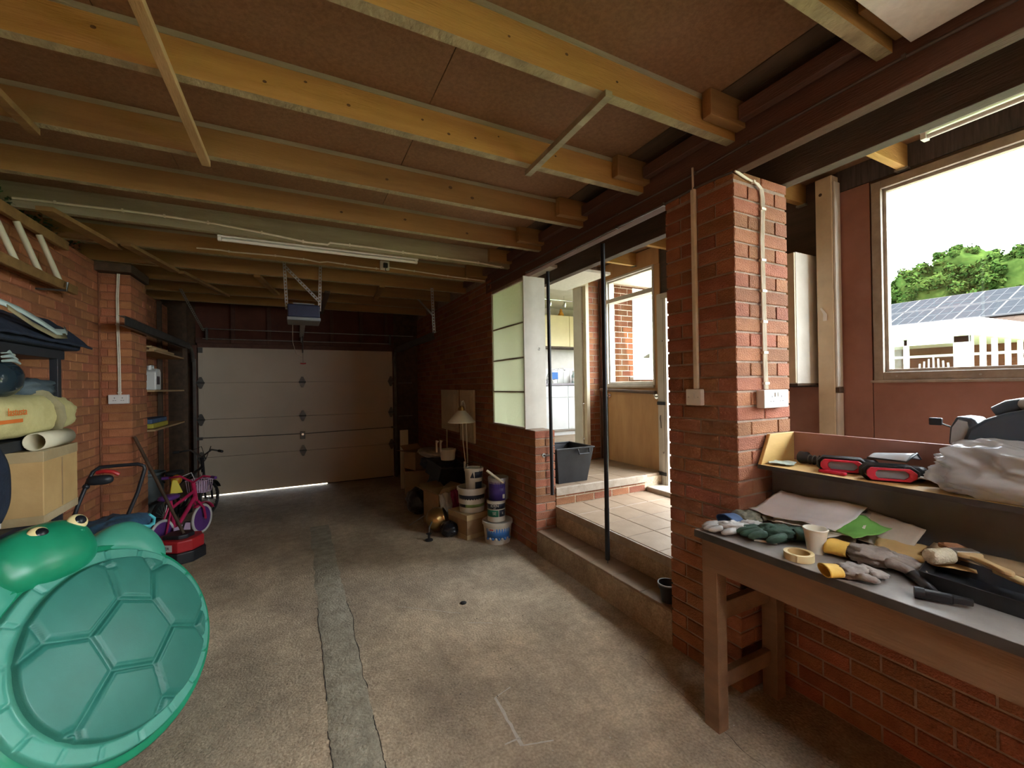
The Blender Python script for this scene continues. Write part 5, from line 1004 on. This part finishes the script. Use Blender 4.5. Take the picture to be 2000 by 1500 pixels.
def sheet(name, label, c, w, l, ang, m, cat='paper', curl=.0, seed=0, lift=None, grp=None, th=.0012, n=14):
    ca, sa = math.cos(ang), math.sin(ang)
    def fn(u, v):
        a, b2 = (u-.5)*w, (v-.5)*l; x, y = c[0]+a*ca-b2*sa, c[1]+a*sa+b2*ca; z = c[2]+curl*(nz(u*2.2+seed, v*2.2)*.5+.5)+.004*nz(u*7+seed, v*7)
        if lift: z += lift(x, y)
        return (x, y, z)
    g = MB(); g.grid(fn, n, n); return tag(g.build(name, m, smooth='full', solid=th), label, cat, grp)
slope = lambda x, y: max(0, (x-1.93))**1.4*.38
sheet('paper_sheet', 'grey brown sheet at the bottom of the paper heap on the bench', (1.97,1.06,.895), .24, .32, .4, 'card_grey', curl=.01, seed=3, grp='sheets in the paper heap', lift=slope)
sheet('paper_sheet', 'cream sheet sticking out beneath the white paper on the bench', (2.02,1.09,.912), .24, .33, -.18, 'paper_cream', curl=.012, seed=5, grp='sheets in the paper heap', lift=slope)
sheet('paper_sheet', 'cream sheet skewed towards the window in the paper heap', (2.03,1.04,.922), .22, .30, .25, 'paper_cream', curl=.012, seed=8, grp='sheets in the paper heap', lift=slope)
sheet('paper_sheet', 'large crumpled white sheet on top of the paper heap', (2.045,1.115,.935), .27, .36, .02, 'paper_white', curl=.022, seed=11, grp='sheets in the paper heap', lift=slope, n=26)
sheet('green_leaflet', 'green leaflet sticking out from under the white paper', (2.035,.925,.922), .17, .17, -.35, 'paper_green', 'leaflet', curl=.02, seed=14, lift=slope)
sheet('card_offcut', 'grey card leaning on the riser behind the green leaflet', (2.10,.85,.90), .15, .20, -.15, 'card_grey', 'card', seed=17, th=.003, lift=lambda x, y: max(0, x-2.07)*.75)
sheet('card_offcut', 'brown card offcut lying flat in front of the cable spools', (2.03,.71,.905), .22, .26, .35, 'card', 'card', seed=19, th=.003, curl=.015)
sheet('card_offcut', 'long brown card sheet lying at the back of the bench top', (2.09,.56,.92), .16, .30, .1, 'card_dark', 'card', seed=23, th=.003, curl=.01)
sheet('card_offcut', 'small white card scrap beside the big grey glove', (1.985,.83,.883), .07, .10, .8, 'paper_cream', 'card', seed=25, th=.002)
cup = thing('paper_cup', 'cream paper cup standing in front of the white papers', 'cup', (1.80,.945,BZ)); MB().lathe([(.001,.004),(.026,.004),(.026,0),(.028,0),(.040,.088),(.0425,.089),(.0425,.093),(.039,.094),(.037,.088),(.0265,.008),(.001,.008)], (1.80,.945,BZ), 32).build('wall', 'cup', cup, smooth=35); MB().tube([(1.80+.041*math.cos(a),.945+.041*math.sin(a),BZ+.0925) for a in [2*PI*i/32 for i in range(32)]], .0022, 6, closed=True).build('rolled_rim', 'cup', cup, smooth='full')
tpr = thing('masking_tape', 'roll of cream masking tape lying flat near the bench edge', 'tape', (1.68,.945,BZ)); MB().lathe([(.037,.001),(.049,.001),(.049,.027),(.037,.027),(.037,.001)], (1.675,.938,BZ), 36).build('tape', 'masking', tpr, smooth=35); MB().lathe([(.0345,.002),(.037,.002),(.037,.026),(.0345,.026),(.0345,.002)], (1.675,.938,BZ), 36).build('core', 'card', tpr, smooth=35)
MB().box((1.628,.918,BZ+.004), (1.632,.945,BZ+.027)).build('loose_end', 'masking', tpr)
def glove(name, label, c, ang, s_, m, cuffm, fl_spread=.22, curl=.25, flip=1, seed=0, grp='work gloves on the bench'):
    t = thing(name, label, 'glove', c, grp); R = Matrix.Rotation(ang, 3, 'Z'); C = V(c)
    def W(p): return C+R @ V(p)
    MB().ell(W((.0,0,.026*s_)), (.058*s_,.048*s_,.024*s_), 28, 18, mx=R, fn=sq(2.4,.34,3.4,seed)).build('palm', m, t, smooth='full')
    for k, (y, L_) in enumerate(((-.033,.068),(-.011,.080),(.011,.076),(.033,.06))):
        a = y*fl_spread*22*flip; pts = []; d = V((math.cos(a), math.sin(a), 0)); p = V((.045*s_,y*s_,.026*s_))
        for i in range(6): pts.append(W(p)); p = p+d*L_*s_/5; p.z = max(.012, .028*s_-.005*i*curl*2+.006*nz(k*3.1+seed, i)); p.y += .005*nz(i*.7, k+seed)
        MB().tube(pts, [.013*s_,.0135*s_,.013*s_,.0125*s_,.011*s_,.005*s_], 10).build('finger', m, t, smooth='full')
    pts = [W((-.01*s_,.035*s_*flip,.024*s_)), W((.015*s_,.058*s_*flip,.024*s_)), W((.04*s_,.066*s_*flip,.02*s_)), W((.055*s_,.066*s_*flip,.016*s_))]
    MB().tube(pts, [.015*s_,.0145*s_,.013*s_,.006*s_], 10).build('thumb', m, t, smooth='full')
    def cf(u, v): a = 2*PI*u; r = 1+.15*v+.06*nz(u*4+seed, v*3); return W((-.05*s_-.055*s_*v, .040*s_*math.cos(a)*r, .024*s_+.02*s_*math.sin(a)*r*(1-.1*v)))
    g = MB(); g.grid(cf, 24, 8); g.build('cuff', cuffm, t, smooth='full', solid=.003); return t
glove('work_glove', 'large dirty grey work glove with yellow cuff in the middle of the bench', (1.855,.79,BZ), -1.42, 1.22, 'glove_grey', 'glove_yellow', seed=1)
glove('work_glove', 'yellow and grey work glove at the front bench edge', (1.675,.765,BZ), -.62, .85, 'glove_grey', 'glove_yellow', seed=2, flip=-1)
glove('work_glove', 'patterned dark glove bundled against the brick pillar end', (1.87,1.28,BZ+.005), -.2, 1.15, 'glove_camo', 'blue_cuff', seed=3, curl=.5)
glove('work_glove', 'pale grey glove on the near left corner of the bench', (1.715,1.245,BZ), 2.4, .95, 'glove_pale', 'glove_pale', seed=4)
glove('work_glove', 'dark green glove lying in front of the white papers', (1.80,1.10,BZ), 2.5, 1.2, 'glove_green', 'glove_green', seed=5)
glove('work_glove', 'grey spotted glove between the pale and green gloves', (1.80,1.195,BZ+.004), 1.9, .9, 'glove_pale', 'glove_camo', seed=6)
tag(MB().cyl((1.70,1.13,BZ+.006), (1.745,1.06,BZ+.006), .005, n=8).build('chalk_stick', 'paper_cream', smooth=True), 'small pale stick beside the dark green glove', 'stick')
hm = thing('hammer', 'black handled hammer lying across the bench front', 'hammer', (1.78,.64,BZ)); MB().tube([(1.875,.70,BZ+.018),(1.83,.665,BZ+.018),(1.76,.60,BZ+.016),(1.71,.562,BZ+.016)], [.017,.019,.014,.011], 12).build('handle', 'black_plastic', hm, smooth='full')
hd_ = MB().bar((1.688,.59,BZ+.018), (1.718,.53,BZ+.018), .026, .026).build('head', 'black_metal', hm, bevel=.006); MB().cyl((1.69,.586,BZ+.018), (1.68,.606,BZ+.018), .017, n=14).build('face', 'black_metal', hd_, smooth=35); MB().prism([(0,-.014),(.045,-.006),(.045,.006),(0,.014)], .02, frame_mx((1.716,.534,BZ+.01), (.45,-.89,0), (.89,.45,0))).build('claw', 'black_metal', hd_, bevel=.003)
# roller tray with roller and brush
rt_ = thing('roller_tray', 'black paint roller tray near the window end of the bench', 'paint tray', (1.93,.40,BZ)); TA = -1.22
def trayp(u, v): return V((1.80+v*.20-.03*u, .62-u*.52+v*.04, 0))
tb_ = MB(); P0 = [trayp(0,0),trayp(1,0),trayp(1,1),trayp(0,1)]
tb_.add([V((p.x,p.y,BZ+.001)) for p in P0]+[V((p.x+(p.x-1.9)*.12,p.y+(p.y-.36)*.05,BZ+.05)) for p in P0], [(0,1,2,3),(0,4,5,1),(1,5,6,2),(2,6,7,3),(3,7,4,0)]); tb_.build('tray', 'black_plastic', rt_, solid=.004)
ro = thing('paint_roller', 'cream fleece mini paint roller resting in the black tray', 'roller', (1.93,.62,BZ+.03)); MB().cyl((1.90,.645,BZ+.068), (1.975,.615,BZ+.068), .026, n=24).build('sleeve', 'roller_fleece', ro, smooth=35, bevel=.006); MB().tube([(1.975,.615,BZ+.068),(1.995,.60,BZ+.068),(1.985,.56,BZ+.066),(1.94,.50,BZ+.065)], .004, 6).build('wire', 'galv', ro, smooth='full'); MB().tube([(1.945,.505,BZ+.065),(1.93,.47,BZ+.063),(1.88,.36,BZ+.06)], [.009,.011,.012], 10).build('handle', 'masking', ro, smooth='full')
br = thing('paintbrush', 'wide paintbrush with red brown bristles and pale wooden handle', 'paintbrush', (1.95,.56,BZ+.05)); bd = V((-.62,-.78,0)).normalized(); bs = V((.78,-.62,0)); b0 = V((2.045,.645,BZ+.075))
mxb = frame_mx(b0, bd, bs); MB().prism([(0,-.03),(.055,-.031),(.055,.031),(0,.03),(-.006,0)], .015, mxb).build('bristles', 'bristle', br, bevel=.004); MB().prism([(.053,-.033),(.09,-.033),(.09,.033),(.053,.033)], .019, mxb @ Matrix.Translation((0,0,-.002))).build('ferrule', 'galv', br, bevel=.003)
MB().prism(spline([(.088,-.03),(.105,-.03),(.125,-.014),(.18,-.010),(.225,-.015),(.245,0),(.225,.015),(.18,.010),(.125,.014),(.105,.03),(.088,.03)], 4), .014, mxb).build('handle', 'handle_wood', br, bevel=.004)
# ---- things on the shelf
SZ = 1.1305
sheet('paper_scrap', 'pale blue paper scrap at the plywood end of the shelf', (2.175,1.29,SZ+.004), .10, .11, .4, 'pale_ridge', curl=.014, seed=31)
mat('red_gloss', (.60,.03,.06), (.48,.02,.05), .25, 5); mat('strap_black', (.02,.02,.022), (.014,.014,.015), .6, 20, .2, 80)
def spool(label, c, ang, s_, silver):
    t = thing('cable_spool', label, 'spool', c, 'red rimmed black spools on the shelf'); R = Matrix.Rotation(ang, 4, 'Z'); B = Matrix.Translation(c) @ R
    st = [(-.06,-.022),(.045,-.022),(.062,-.008),(.062,.008),(.045,.022),(-.06,.022),(-.072,.008),(-.072,-.008)]
    def slot(sc2): return [(x*sc2*s_, (y*sc2)*s_) for x, y in st]
    F = B @ Matrix(((1,0,0,0),(0,0,-1,-.045*s_),(0,1,0,.032*s_),(0,0,0,1)))
    b = MB(); a, c2 = slot(1.18), slot(.78); n = len(a)
    Pt = [F @ V((x,y,0)) for x, y in a]+[F @ V((x,y,.014)) for x, y in a]+[F @ V((x,y,0)) for x, y in c2]+[F @ V((x,y,.014)) for x, y in c2]
    b.add(Pt, [(i,(i+1) % n,n+(i+1) % n,n+i) for i in range(n)]+[(2*n+i,3*n+i,3*n+(i+1) % n,2*n+(i+1) % n) for i in range(n)]+[(n+i,n+(i+1) % n,3*n+(i+1) % n,3*n+i) for i in range(n)]+[(i,2*n+i,2*n+(i+1) % n,(i+1) % n) for i in range(n)])
    b.build('red_rim', 'red_gloss', t, bevel=.003)
    MB().prism(slot(.8), .012, F @ Matrix.Translation((0,0,-.008))).build('core', 'grey_plastic', t, bevel=.002)
    MB().prism([(x*1.02,y*1.05) for x, y in slot(1.1)], .085*s_, F @ Matrix.Translation((0,0,-.087*s_))).build('body', 'dark_steel' if silver else 'black_plastic', t, bevel=.008)
    for k in range(3):
        off = -.015-.022*k; pp = [(x*1.16,y*1.16) for x, y in slot(1.12)]; MB().tube([F @ V((x,y,off)) for x, y in pp], .007, 8, closed=True).build('strap', 'strap_black', t, smooth='full')
    MB().ell(B @ V((.085*s_,.03*s_,.03*s_)), (.035*s_,.04*s_,.03*s_), 16, 10, fn=sq(3,.08,3)).build('buckle', 'black_plastic', t, smooth='full')
    return t
spool('red rimmed black spool with strap near the plywood end of the shelf', (2.24,1.05,SZ), -1.15, 1.0, False)
spool('red rimmed silver topped spool next to the plastic bag', (2.20,.865,SZ), -1.0, 1.0, True)
tag(MB().box((2.125,.995,SZ), (2.15,1.10,SZ+.014)).build('red_bar', 'red_gloss', bevel=.004), 'flat red bar lying below the first red rimmed spool', 'bar')
tl = thing('torch', 'black ribbed torch lying behind the first red spool', 'torch', (2.29,1.20,SZ)); MB().tube([(2.30,1.27,SZ+.03),(2.295,1.24,SZ+.03),(2.29,1.23,SZ+.026),(2.28,1.13,SZ+.024)], [.03,.029,.02,.018], 14).build('barrel', 'black_plastic', tl, smooth=35)
for y in (1.22,1.20,1.18,1.16): MB().tube([(2.2885+.02*math.cos(a)*.98,y,SZ+.026+.022*math.sin(a)) for a in [2*PI*i/16 for i in range(16)]], .003, 6, closed=True).build('rib', 'dark_steel', tl)
tag(MB().box((2.335,1.00,SZ), (2.36,1.05,SZ+.05)).box((2.33,1.05,SZ), (2.36,1.07,SZ+.03)).build('red_clip', 'red_gloss', bevel=.004), 'small bright red clip standing against the shelf back board', 'clip')
ge = thing('clear_goggles', 'clear safety goggles resting on the silver topped spool', 'goggles', (2.24,.86,SZ+.085)); mat('goggle_lens', (.42,.44,.38), (.36,.38,.32), .1, 5)
g = MB(); g.grid(lambda u, v: (2.17+.13*u, .93-.13*v, SZ+.086+.03*math.sin(PI*u)*(.5+.5*v)), 14, 10); g.build('lens', 'poly_bag', ge, smooth='full', solid=.003); MB().tube([(2.17,.93,SZ+.088),(2.17,.80,SZ+.088),(2.235,.79,SZ+.118),(2.30,.80,SZ+.088),(2.30,.93,SZ+.088)], .004, 6).build('frame', 'black_plastic', ge, smooth='full')
sheet('crumpled_tissue', 'pale blue crumpled tissue beside the goggles', (2.31,.80,SZ+.012), .08, .09, .3, 'pale_ridge', 'tissue', curl=.05, seed=41, n=18); sheet('card_scrap', 'brown curled card scrap next to the plastic bag', (2.27,.755,SZ+.004), .13, .10, .2, 'card_grey', 'card', curl=.03, seed=43, th=.003)
# plastic bag with grey power tool
pbg = thing('plastic_bag', 'crumpled translucent plastic bag on the shelf under the grey machine', 'bag', (2.22,.40,SZ))
def bagf(d):
    k = (abs(d.x)**3+abs(d.y)**3.4+abs(d.z)**2.6)**(-1/3); return k*(1.04+.12*nz(d.x*2.3, d.y*2.3, d.z*2.3)-.26*abs(nz(d.x*2.4+3, d.y*3.0, d.z*2.4))-.10*abs(nz(d.x*5+3, d.y*6.5, d.z*5)))
MB().ell((2.215,.42,SZ+.085), (.15,.30,.12), 150, 90, fn=bagf).build('film', 'poly_bag', pbg, smooth='full')
for k in range(5):
    a = [(2.09+.01*nz(k,i*.7)+.02*k, .68-.09*i-.02*k, SZ+.03+.028*k+.02*math.sin(i*.9+k)+.02*nz(i*.8, k*2)) for i in range(6)]; ribbon(a, .022, 'fold', 'poly_bag', pbg, .0015, upv=(1,.2,.5))
MB().ell((2.15,.64,SZ+.015), (.045,.05,.012), 24, 12, fn=sq(2.4,.35,5,3)).build('knot', 'poly_bag', pbg, smooth='full')
mat('machine_grey', (.055,.075,.095), (.045,.06,.078), .32, 5); mat('machine_pale', (.36,.36,.36), (.3,.3,.3), .45, 8); mat('machine_light', (.40,.45,.45), (.34,.39,.39), .4, 6)
pm = thing('power_machine', 'slate grey power machine with pale end panel sitting on the plastic bag', 'machine', (2.30,.40,1.24))
prof = [(.665,1.30),(.64,1.29),(.50,1.285),(.1,1.275),(-.1,1.28),(-.1,1.45),(.1,1.47),(.45,1.455),(.55,1.425),(.60,1.40),(.645,1.36)]
MB().prism([(-y,z) for y, z in prof], .16, Matrix(((0,0,-1,2.40),(-1,0,0,0),(0,1,0,0),(0,0,0,1)))).build('housing', 'machine_grey', pm, bevel=.012)
MB().prism([(-.705,1.295),(-.665,1.268),(-.60,1.29),(-.615,1.36),(-.635,1.40),(-.68,1.405),(-.70,1.36)], .12, Matrix(((0,0,-1,2.38),(-1,0,0,0),(0,1,0,0),(0,0,0,1)))).build('end_frame', 'machine_grey', pm, bevel=.008)
MB().prism([(-.698,1.30),(-.668,1.278),(-.635,1.295),(-.65,1.385),(-.675,1.392),(-.693,1.36)], .004, Matrix(((0,0,-1,2.261),(-1,0,0,0),(0,1,0,0),(0,0,0,1)))).build('end_panel', 'machine_pale', pm, bevel=.001)
MB().ell((2.30,.47,1.455), (.06,.065,.035), 24, 14).build('cap', 'machine_light', pm, smooth='full'); MB().tube([(2.30,.585,1.42),(2.30,.55,1.44),(2.30,.51,1.45)], [.025,.03,.03], 14).build('neck', 'machine_grey', pm, smooth=True)
wr2 = thing('wire_brush', 'small dark brush head poking out behind the grey machine', 'brush', (2.35,.70,1.27)); MB().box((2.30,.735,1.362), (2.315,.775,1.392)).build('head', 'black_plastic', wr2, bevel=.004); MB().tube([(2.308,.74,1.37),(2.32,.70,1.35),(2.34,.66,1.30)], .004, 6).build('stem', 'dark_steel', wr2, smooth=True)
# ---- lobby wall pieces behind the bench
cw = thing('wall_cabinet', 'tall white wall cabinet between the brick pillar and the cream post', 'cabinet', (3.45,2.1,1.53)); MB().box((3.30,1.835,1.53), (3.585,2.35,2.505)).build('carcass', 'white_paint', cw, bevel=.003); MB().box((3.283,1.838,1.535), (3.30,2.348,2.50)).build('door', 'cream_paint', cw, bevel=.003); MB().box((3.31,1.84,1.515), (3.58,2.34,1.53)).build('base', 'dark_wood', cw)
ps = struct(MB().box((3.495,1.685,.405), (3.585,1.797,3.05)).build('trim_6', 'cream_paint', bevel=.006)); MB().box((3.50,1.668,.405), (3.575,1.686,1.46)).box((3.50,1.668,1.50), (3.575,1.686,3.0)).build('cover_strip', 'white_paint', ps, bevel=.006)
MB().box((3.50,1.66,1.462), (3.56,1.69,1.498)).build('cleat', 'dark_wood', ps, bevel=.003); MB().ell((3.494,1.76,2.93), (.004,.012,.012), 12, 8).build('knot', 'dark_wood', ps); MB().prism([(-.012,-.03),(.012,-.03),(.012,.02),(-.02,.07),(-.03,.065),(-.01,.02)], .006, frame_mx((3.49,1.74,2.02), (0,-1,0), (0,0,1))).build('hook', 'white_plastic', ps)
fl2 = thing('fluorescent_batten', 'white fluorescent batten under the joists above the big window', 'light fitting', (3.10,.2,2.87)); MB().box((3.06,-.5,2.895), (3.13,1.05,2.93)).build('tray', 'white_plastic', fl2, bevel=.003); MB().cyl((3.095,-.48,2.875), (3.095,1.03,2.875), .013, n=12).build('tube', 'white_plastic', fl2, smooth=True)
for y in (1.035,-.485): MB().box((3.07,y-.012,2.86), (3.12,y+.012,2.90)).build('end_cap', 'white_plastic', fl2, bevel=.002)

# ================================================================== OUTSIDE THE WINDOW
mat('upvc', (.80,.80,.78), (.76,.76,.74), .4, 3); mat('roof_tile', (.03,.022,.018), (.022,.016,.013), .9, 8, spec=0); mat('solar', (.014,.0155,.018), (.012,.0132,.0155), .7, 4, spec=0); mat('solar_frame', (.05,.05,.052), (.045,.045,.047), .7, 4, spec=0); mat('grass', (.10,.17,.04), (.07,.12,.03), .9, 4); mat('leaf', (.021,.036,.008), (.006,.014,.003), .9, 1.3, rnd=.35, hue=.02, island=True, spec=0); mat('trunk', (.12,.08,.05), (.08,.055,.035), .9, 4)
cs = thing('conservatory', 'white conservatory with glazed sides seen through the big window', 'conservatory', (13.5,6,.1))
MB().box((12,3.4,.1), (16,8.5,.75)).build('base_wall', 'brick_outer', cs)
MB().box((11.9,3.3,2.42), (16,8.6,2.58)).build('eaves_beam', 'upvc', cs, bevel=.02); MB().box((11.75,3.15,2.56), (16,8.7,2.70)).build('gutter', 'upvc', cs, bevel=.03)
MB().add([(11.8,3.2,2.70),(16,3.2,2.76),(16,8.7,2.76),(11.8,8.7,2.70)], [(0,1,2,3)]).build('roof', 'upvc', cs, solid=.06)
for y in (3.40,4.36,5.3,6.3,7.3,8.3): MB().box((12,y,.75), (12.08,y+(.24 if y < 3.5 else .08),2.42)).build('mullion', 'upvc', cs, bevel=.01)
MB().box((12,3.4,2.28), (12.07,8.5,2.42)).build('head_rail', 'upvc', cs); MB().box((12,3.4,.75), (12.1,8.5,.9)).build('sill', 'upvc', cs); MB().box((12.01,4.62,.75), (12.06,4.68,2.3)).build('mullion', 'upvc', cs)
for x in (12.1,12.75,13.4,14.2,15.0,15.9): MB().box((x,3.4,.75), (x+.12,3.47,2.42)).build('mullion', 'upvc', cs, bevel=.01)
MB().box((12,3.4,.75), (16,3.5,.9)).build('sill', 'upvc', cs)
ys = [3.64,4.36,5.3,6.3,7.3,8.3]
for i in range(5): MB().box((12.03,ys[i]+.08*(i > 0),.9), (12.035,ys[i+1],2.28)).build('pane', 'glass', cs)
for x in (12.22,12.87,13.52,14.32,15.12): MB().box((x,3.43,.9), (x+.5,3.435,2.42)).build('pane', 'glass', cs)
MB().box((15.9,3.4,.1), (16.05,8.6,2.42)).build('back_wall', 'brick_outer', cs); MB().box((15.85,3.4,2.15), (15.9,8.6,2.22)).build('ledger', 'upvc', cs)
ch = thing('garden_chair', 'white slatted folding chair inside the conservatory', 'chair', (13.0,4.2,.1))
for k in range(7): MB().bar((12.7+.03*k,3.9+.1*k,1.3), (12.9+.03*k,4.0+.09*k,2.05-.05*abs(k-3)), .03, .02).build('slat', 'upvc', ch)
MB().bar((12.6,4.9,1.2), (12.9,3.9,1.75), .05, .03).build('arm', 'upvc', ch); MB().bar((12.8,3.8,.1), (12.8,3.95,1.4), .05, .04).build('leg', 'upvc', ch); MB().bar((12.8,4.6,.1), (12.8,4.5,1.4), .05, .04).build('leg', 'upvc', ch)
hs = thing('neighbour_house', 'long low house with solar panels on its tiled roof', 'house', (19.5,4,.1))
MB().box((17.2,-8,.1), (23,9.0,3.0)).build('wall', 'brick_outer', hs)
MB().add([(16.9,-8.3,2.95),(16.9,9.3,2.95),(20,9.3,4.25),(20,-8.3,4.25),(23.3,-8.3,2.95),(23.3,9.3,2.95)], [(0,3,2,1),(3,4,5,2)]).build('roof', 'roof_tile', hs, solid=.08)
MB().cyl((20,-8.3,4.27), (20,9.3,4.27), .09, n=10).build('ridge', 'roof_tile', hs)
sl = V((3.1,0,1.3)).normalized(); sn = V((-1.3,0,3.1)).normalized()
for r in range(2):
    for k in range(15):
        y1 = 7.65-k*.80; o_ = V((16.9,0,2.95))+sl*(2.05-1.42*r)+sn*.10
        mx = frame_mx((o_.x,y1,o_.z), sl, (0,-1,0)) ; mx2 = Matrix(((sl.x,0,sn.x,o_.x),(0,-1,0,y1),(sl.z,0,sn.z,o_.z),(0,0,0,1)))
        pnl = MB().box((0,0,0), (1.28,.76,.03), mx2).build('solar_panel', 'solar', hs)
        MB().box((-.02,-.02,-.01), (1.30,0,.035), mx2).box((-.02,.76,-.01), (1.30,.78,.035), mx2).box((-.02,0,-.01), (0,.76,.035), mx2).box((1.28,0,-.01), (1.30,.76,.035), mx2).box((.635,0,.0), (.645,.76,.034), mx2).box((0,.25,0), (1.28,.258,.033), mx2).box((0,.505,0), (1.28,.513,.033), mx2).build('frame', 'solar_frame', pnl)
def tree(label, c, blobs, trunk_h, n, seed):
    t = thing('broadleaf_tree', label, 'tree', (c[0],c[1],.1)); R = random.Random(seed); b = MB(); core = MB()
    for (dx, dy, dz, r) in blobs:
        cc = V((c[0]+dx, c[1]+dy, dz)); k = int(n*r*r/12); core.ell(cc, (r*.70,r*.70,r*.60), 48, 32, fn=lambda d: 1+.16*nz(d.x*2.5+dx, d.y*2.5+dy, d.z*2.5)+.10*nz(d.x*9, d.y*9, d.z*9))
        subs = []
        for i in range(int(26*r)):
            d = V((R.gauss(0,1), R.gauss(0,1), R.gauss(0,1))).normalized(); subs.append((cc+V((d.x*r,d.y*r,d.z*r*.85))*R.uniform(.62,.9), R.uniform(.36,.58)*max(.6,r*.28)))
        for s_, q in subs:
            for i in range(int(k/len(subs))+1):
                d = V((R.gauss(0,1), R.gauss(0,1), R.gauss(0,.75))).normalized(); p = s_+d*q*R.uniform(.75,1.08); nn = (d+V((R.uniform(-.7,.7),R.uniform(-.7,.7),R.uniform(0,.9)))).normalized()
                u_ = nn.orthogonal().normalized(); u_.rotate(Matrix.Rotation(R.uniform(0,6.3), 3, nn)); w = nn.cross(u_); h = R.uniform(.09,.17)
                b.add([p-u_*h, p+w*h*.55, p+u_*h, p-w*h*.55], [(0,1,2,3)])
    f = b.build('foliage', 'leaf', t); core.build('inner_foliage', 'leaf', t, smooth='full')
    MB().tube([(c[0],c[1],.1),(c[0]+.1,c[1],trunk_h*.5),(c[0],c[1],trunk_h)], [.35,.28,.18], 10).build('trunk', 'trunk', t, smooth=True)
    for a in range(4): MB().tube([(c[0],c[1],trunk_h*.75),(c[0]+1.2*math.cos(a*1.6),c[1]+1.2*math.sin(a*1.6),trunk_h+.9)], [.14,.06], 6).build('branch', 'trunk', t)
    return t
tree('rounded green tree above the solar roof nearest the window frame', (40,12.6,0), [(0,0,7.0,3.3),(0,-1.0,8.8,2.2),(.5,2.4,6.2,2.1),(0,-2.0,7.0,2.4),(-.3,1.0,8.3,1.8)], 5, 14000, 3)
tree('large green tree rising to the right behind the solar roof', (38,7.6,0), [(0,.6,7.0,2.8),(0,-1.2,8.5,2.8),(0,-3.2,9.1,3.0),(0,-1.6,6.0,2.8),(0,1.4,7.8,1.8)], 5, 14000, 5)
tree('green tree further right beyond the solar roof', (39,1.0,0), [(0,0,6.8,3.2),(0,-2.4,7.6,2.6)], 5, 5000, 8)
hg = thing('garden_hedge', 'low green hedge along the far side of the garden', 'hedge', (30,12,.1)); b = MB(); R = random.Random(4)
for i in range(6000):
    p = V((30+R.uniform(-.5,.5), R.uniform(8.8,24), .1+R.random()**.6*3.0)); d = V((R.gauss(0,1),R.gauss(0,1),R.gauss(0,1))).normalized(); u_ = d.orthogonal().normalized(); w = d.cross(u_); h = .16; b.add([p-u_*h, p+w*h*.6, p+u_*h, p-w*h*.6], [(0,1,2,3)])
b.build('foliage', 'leaf', hg); MB().box((29.7,8.8,.1), (30.3,24,2.2)).build('core', 'trunk', hg)
struct(MB().box((7,-20,.1), (60,50,.115)).build('ground_lawn', 'grass'))
# ---- ground outside
mat('paving', (.36,.33,.29), (.28,.26,.23), .9, 3)
gr = struct(MB().box((3.75,-30,.0), (60,60,.1)).build('ground', 'paving'))
struct(MB().box((-12,7.8,-.2), (3.7,30,-.03)).build('ground_drive', 'paving')); struct(MB().box((-12,-20,-.2), (3.7,-6.7,-.03)).build('ground_back', 'paving'))
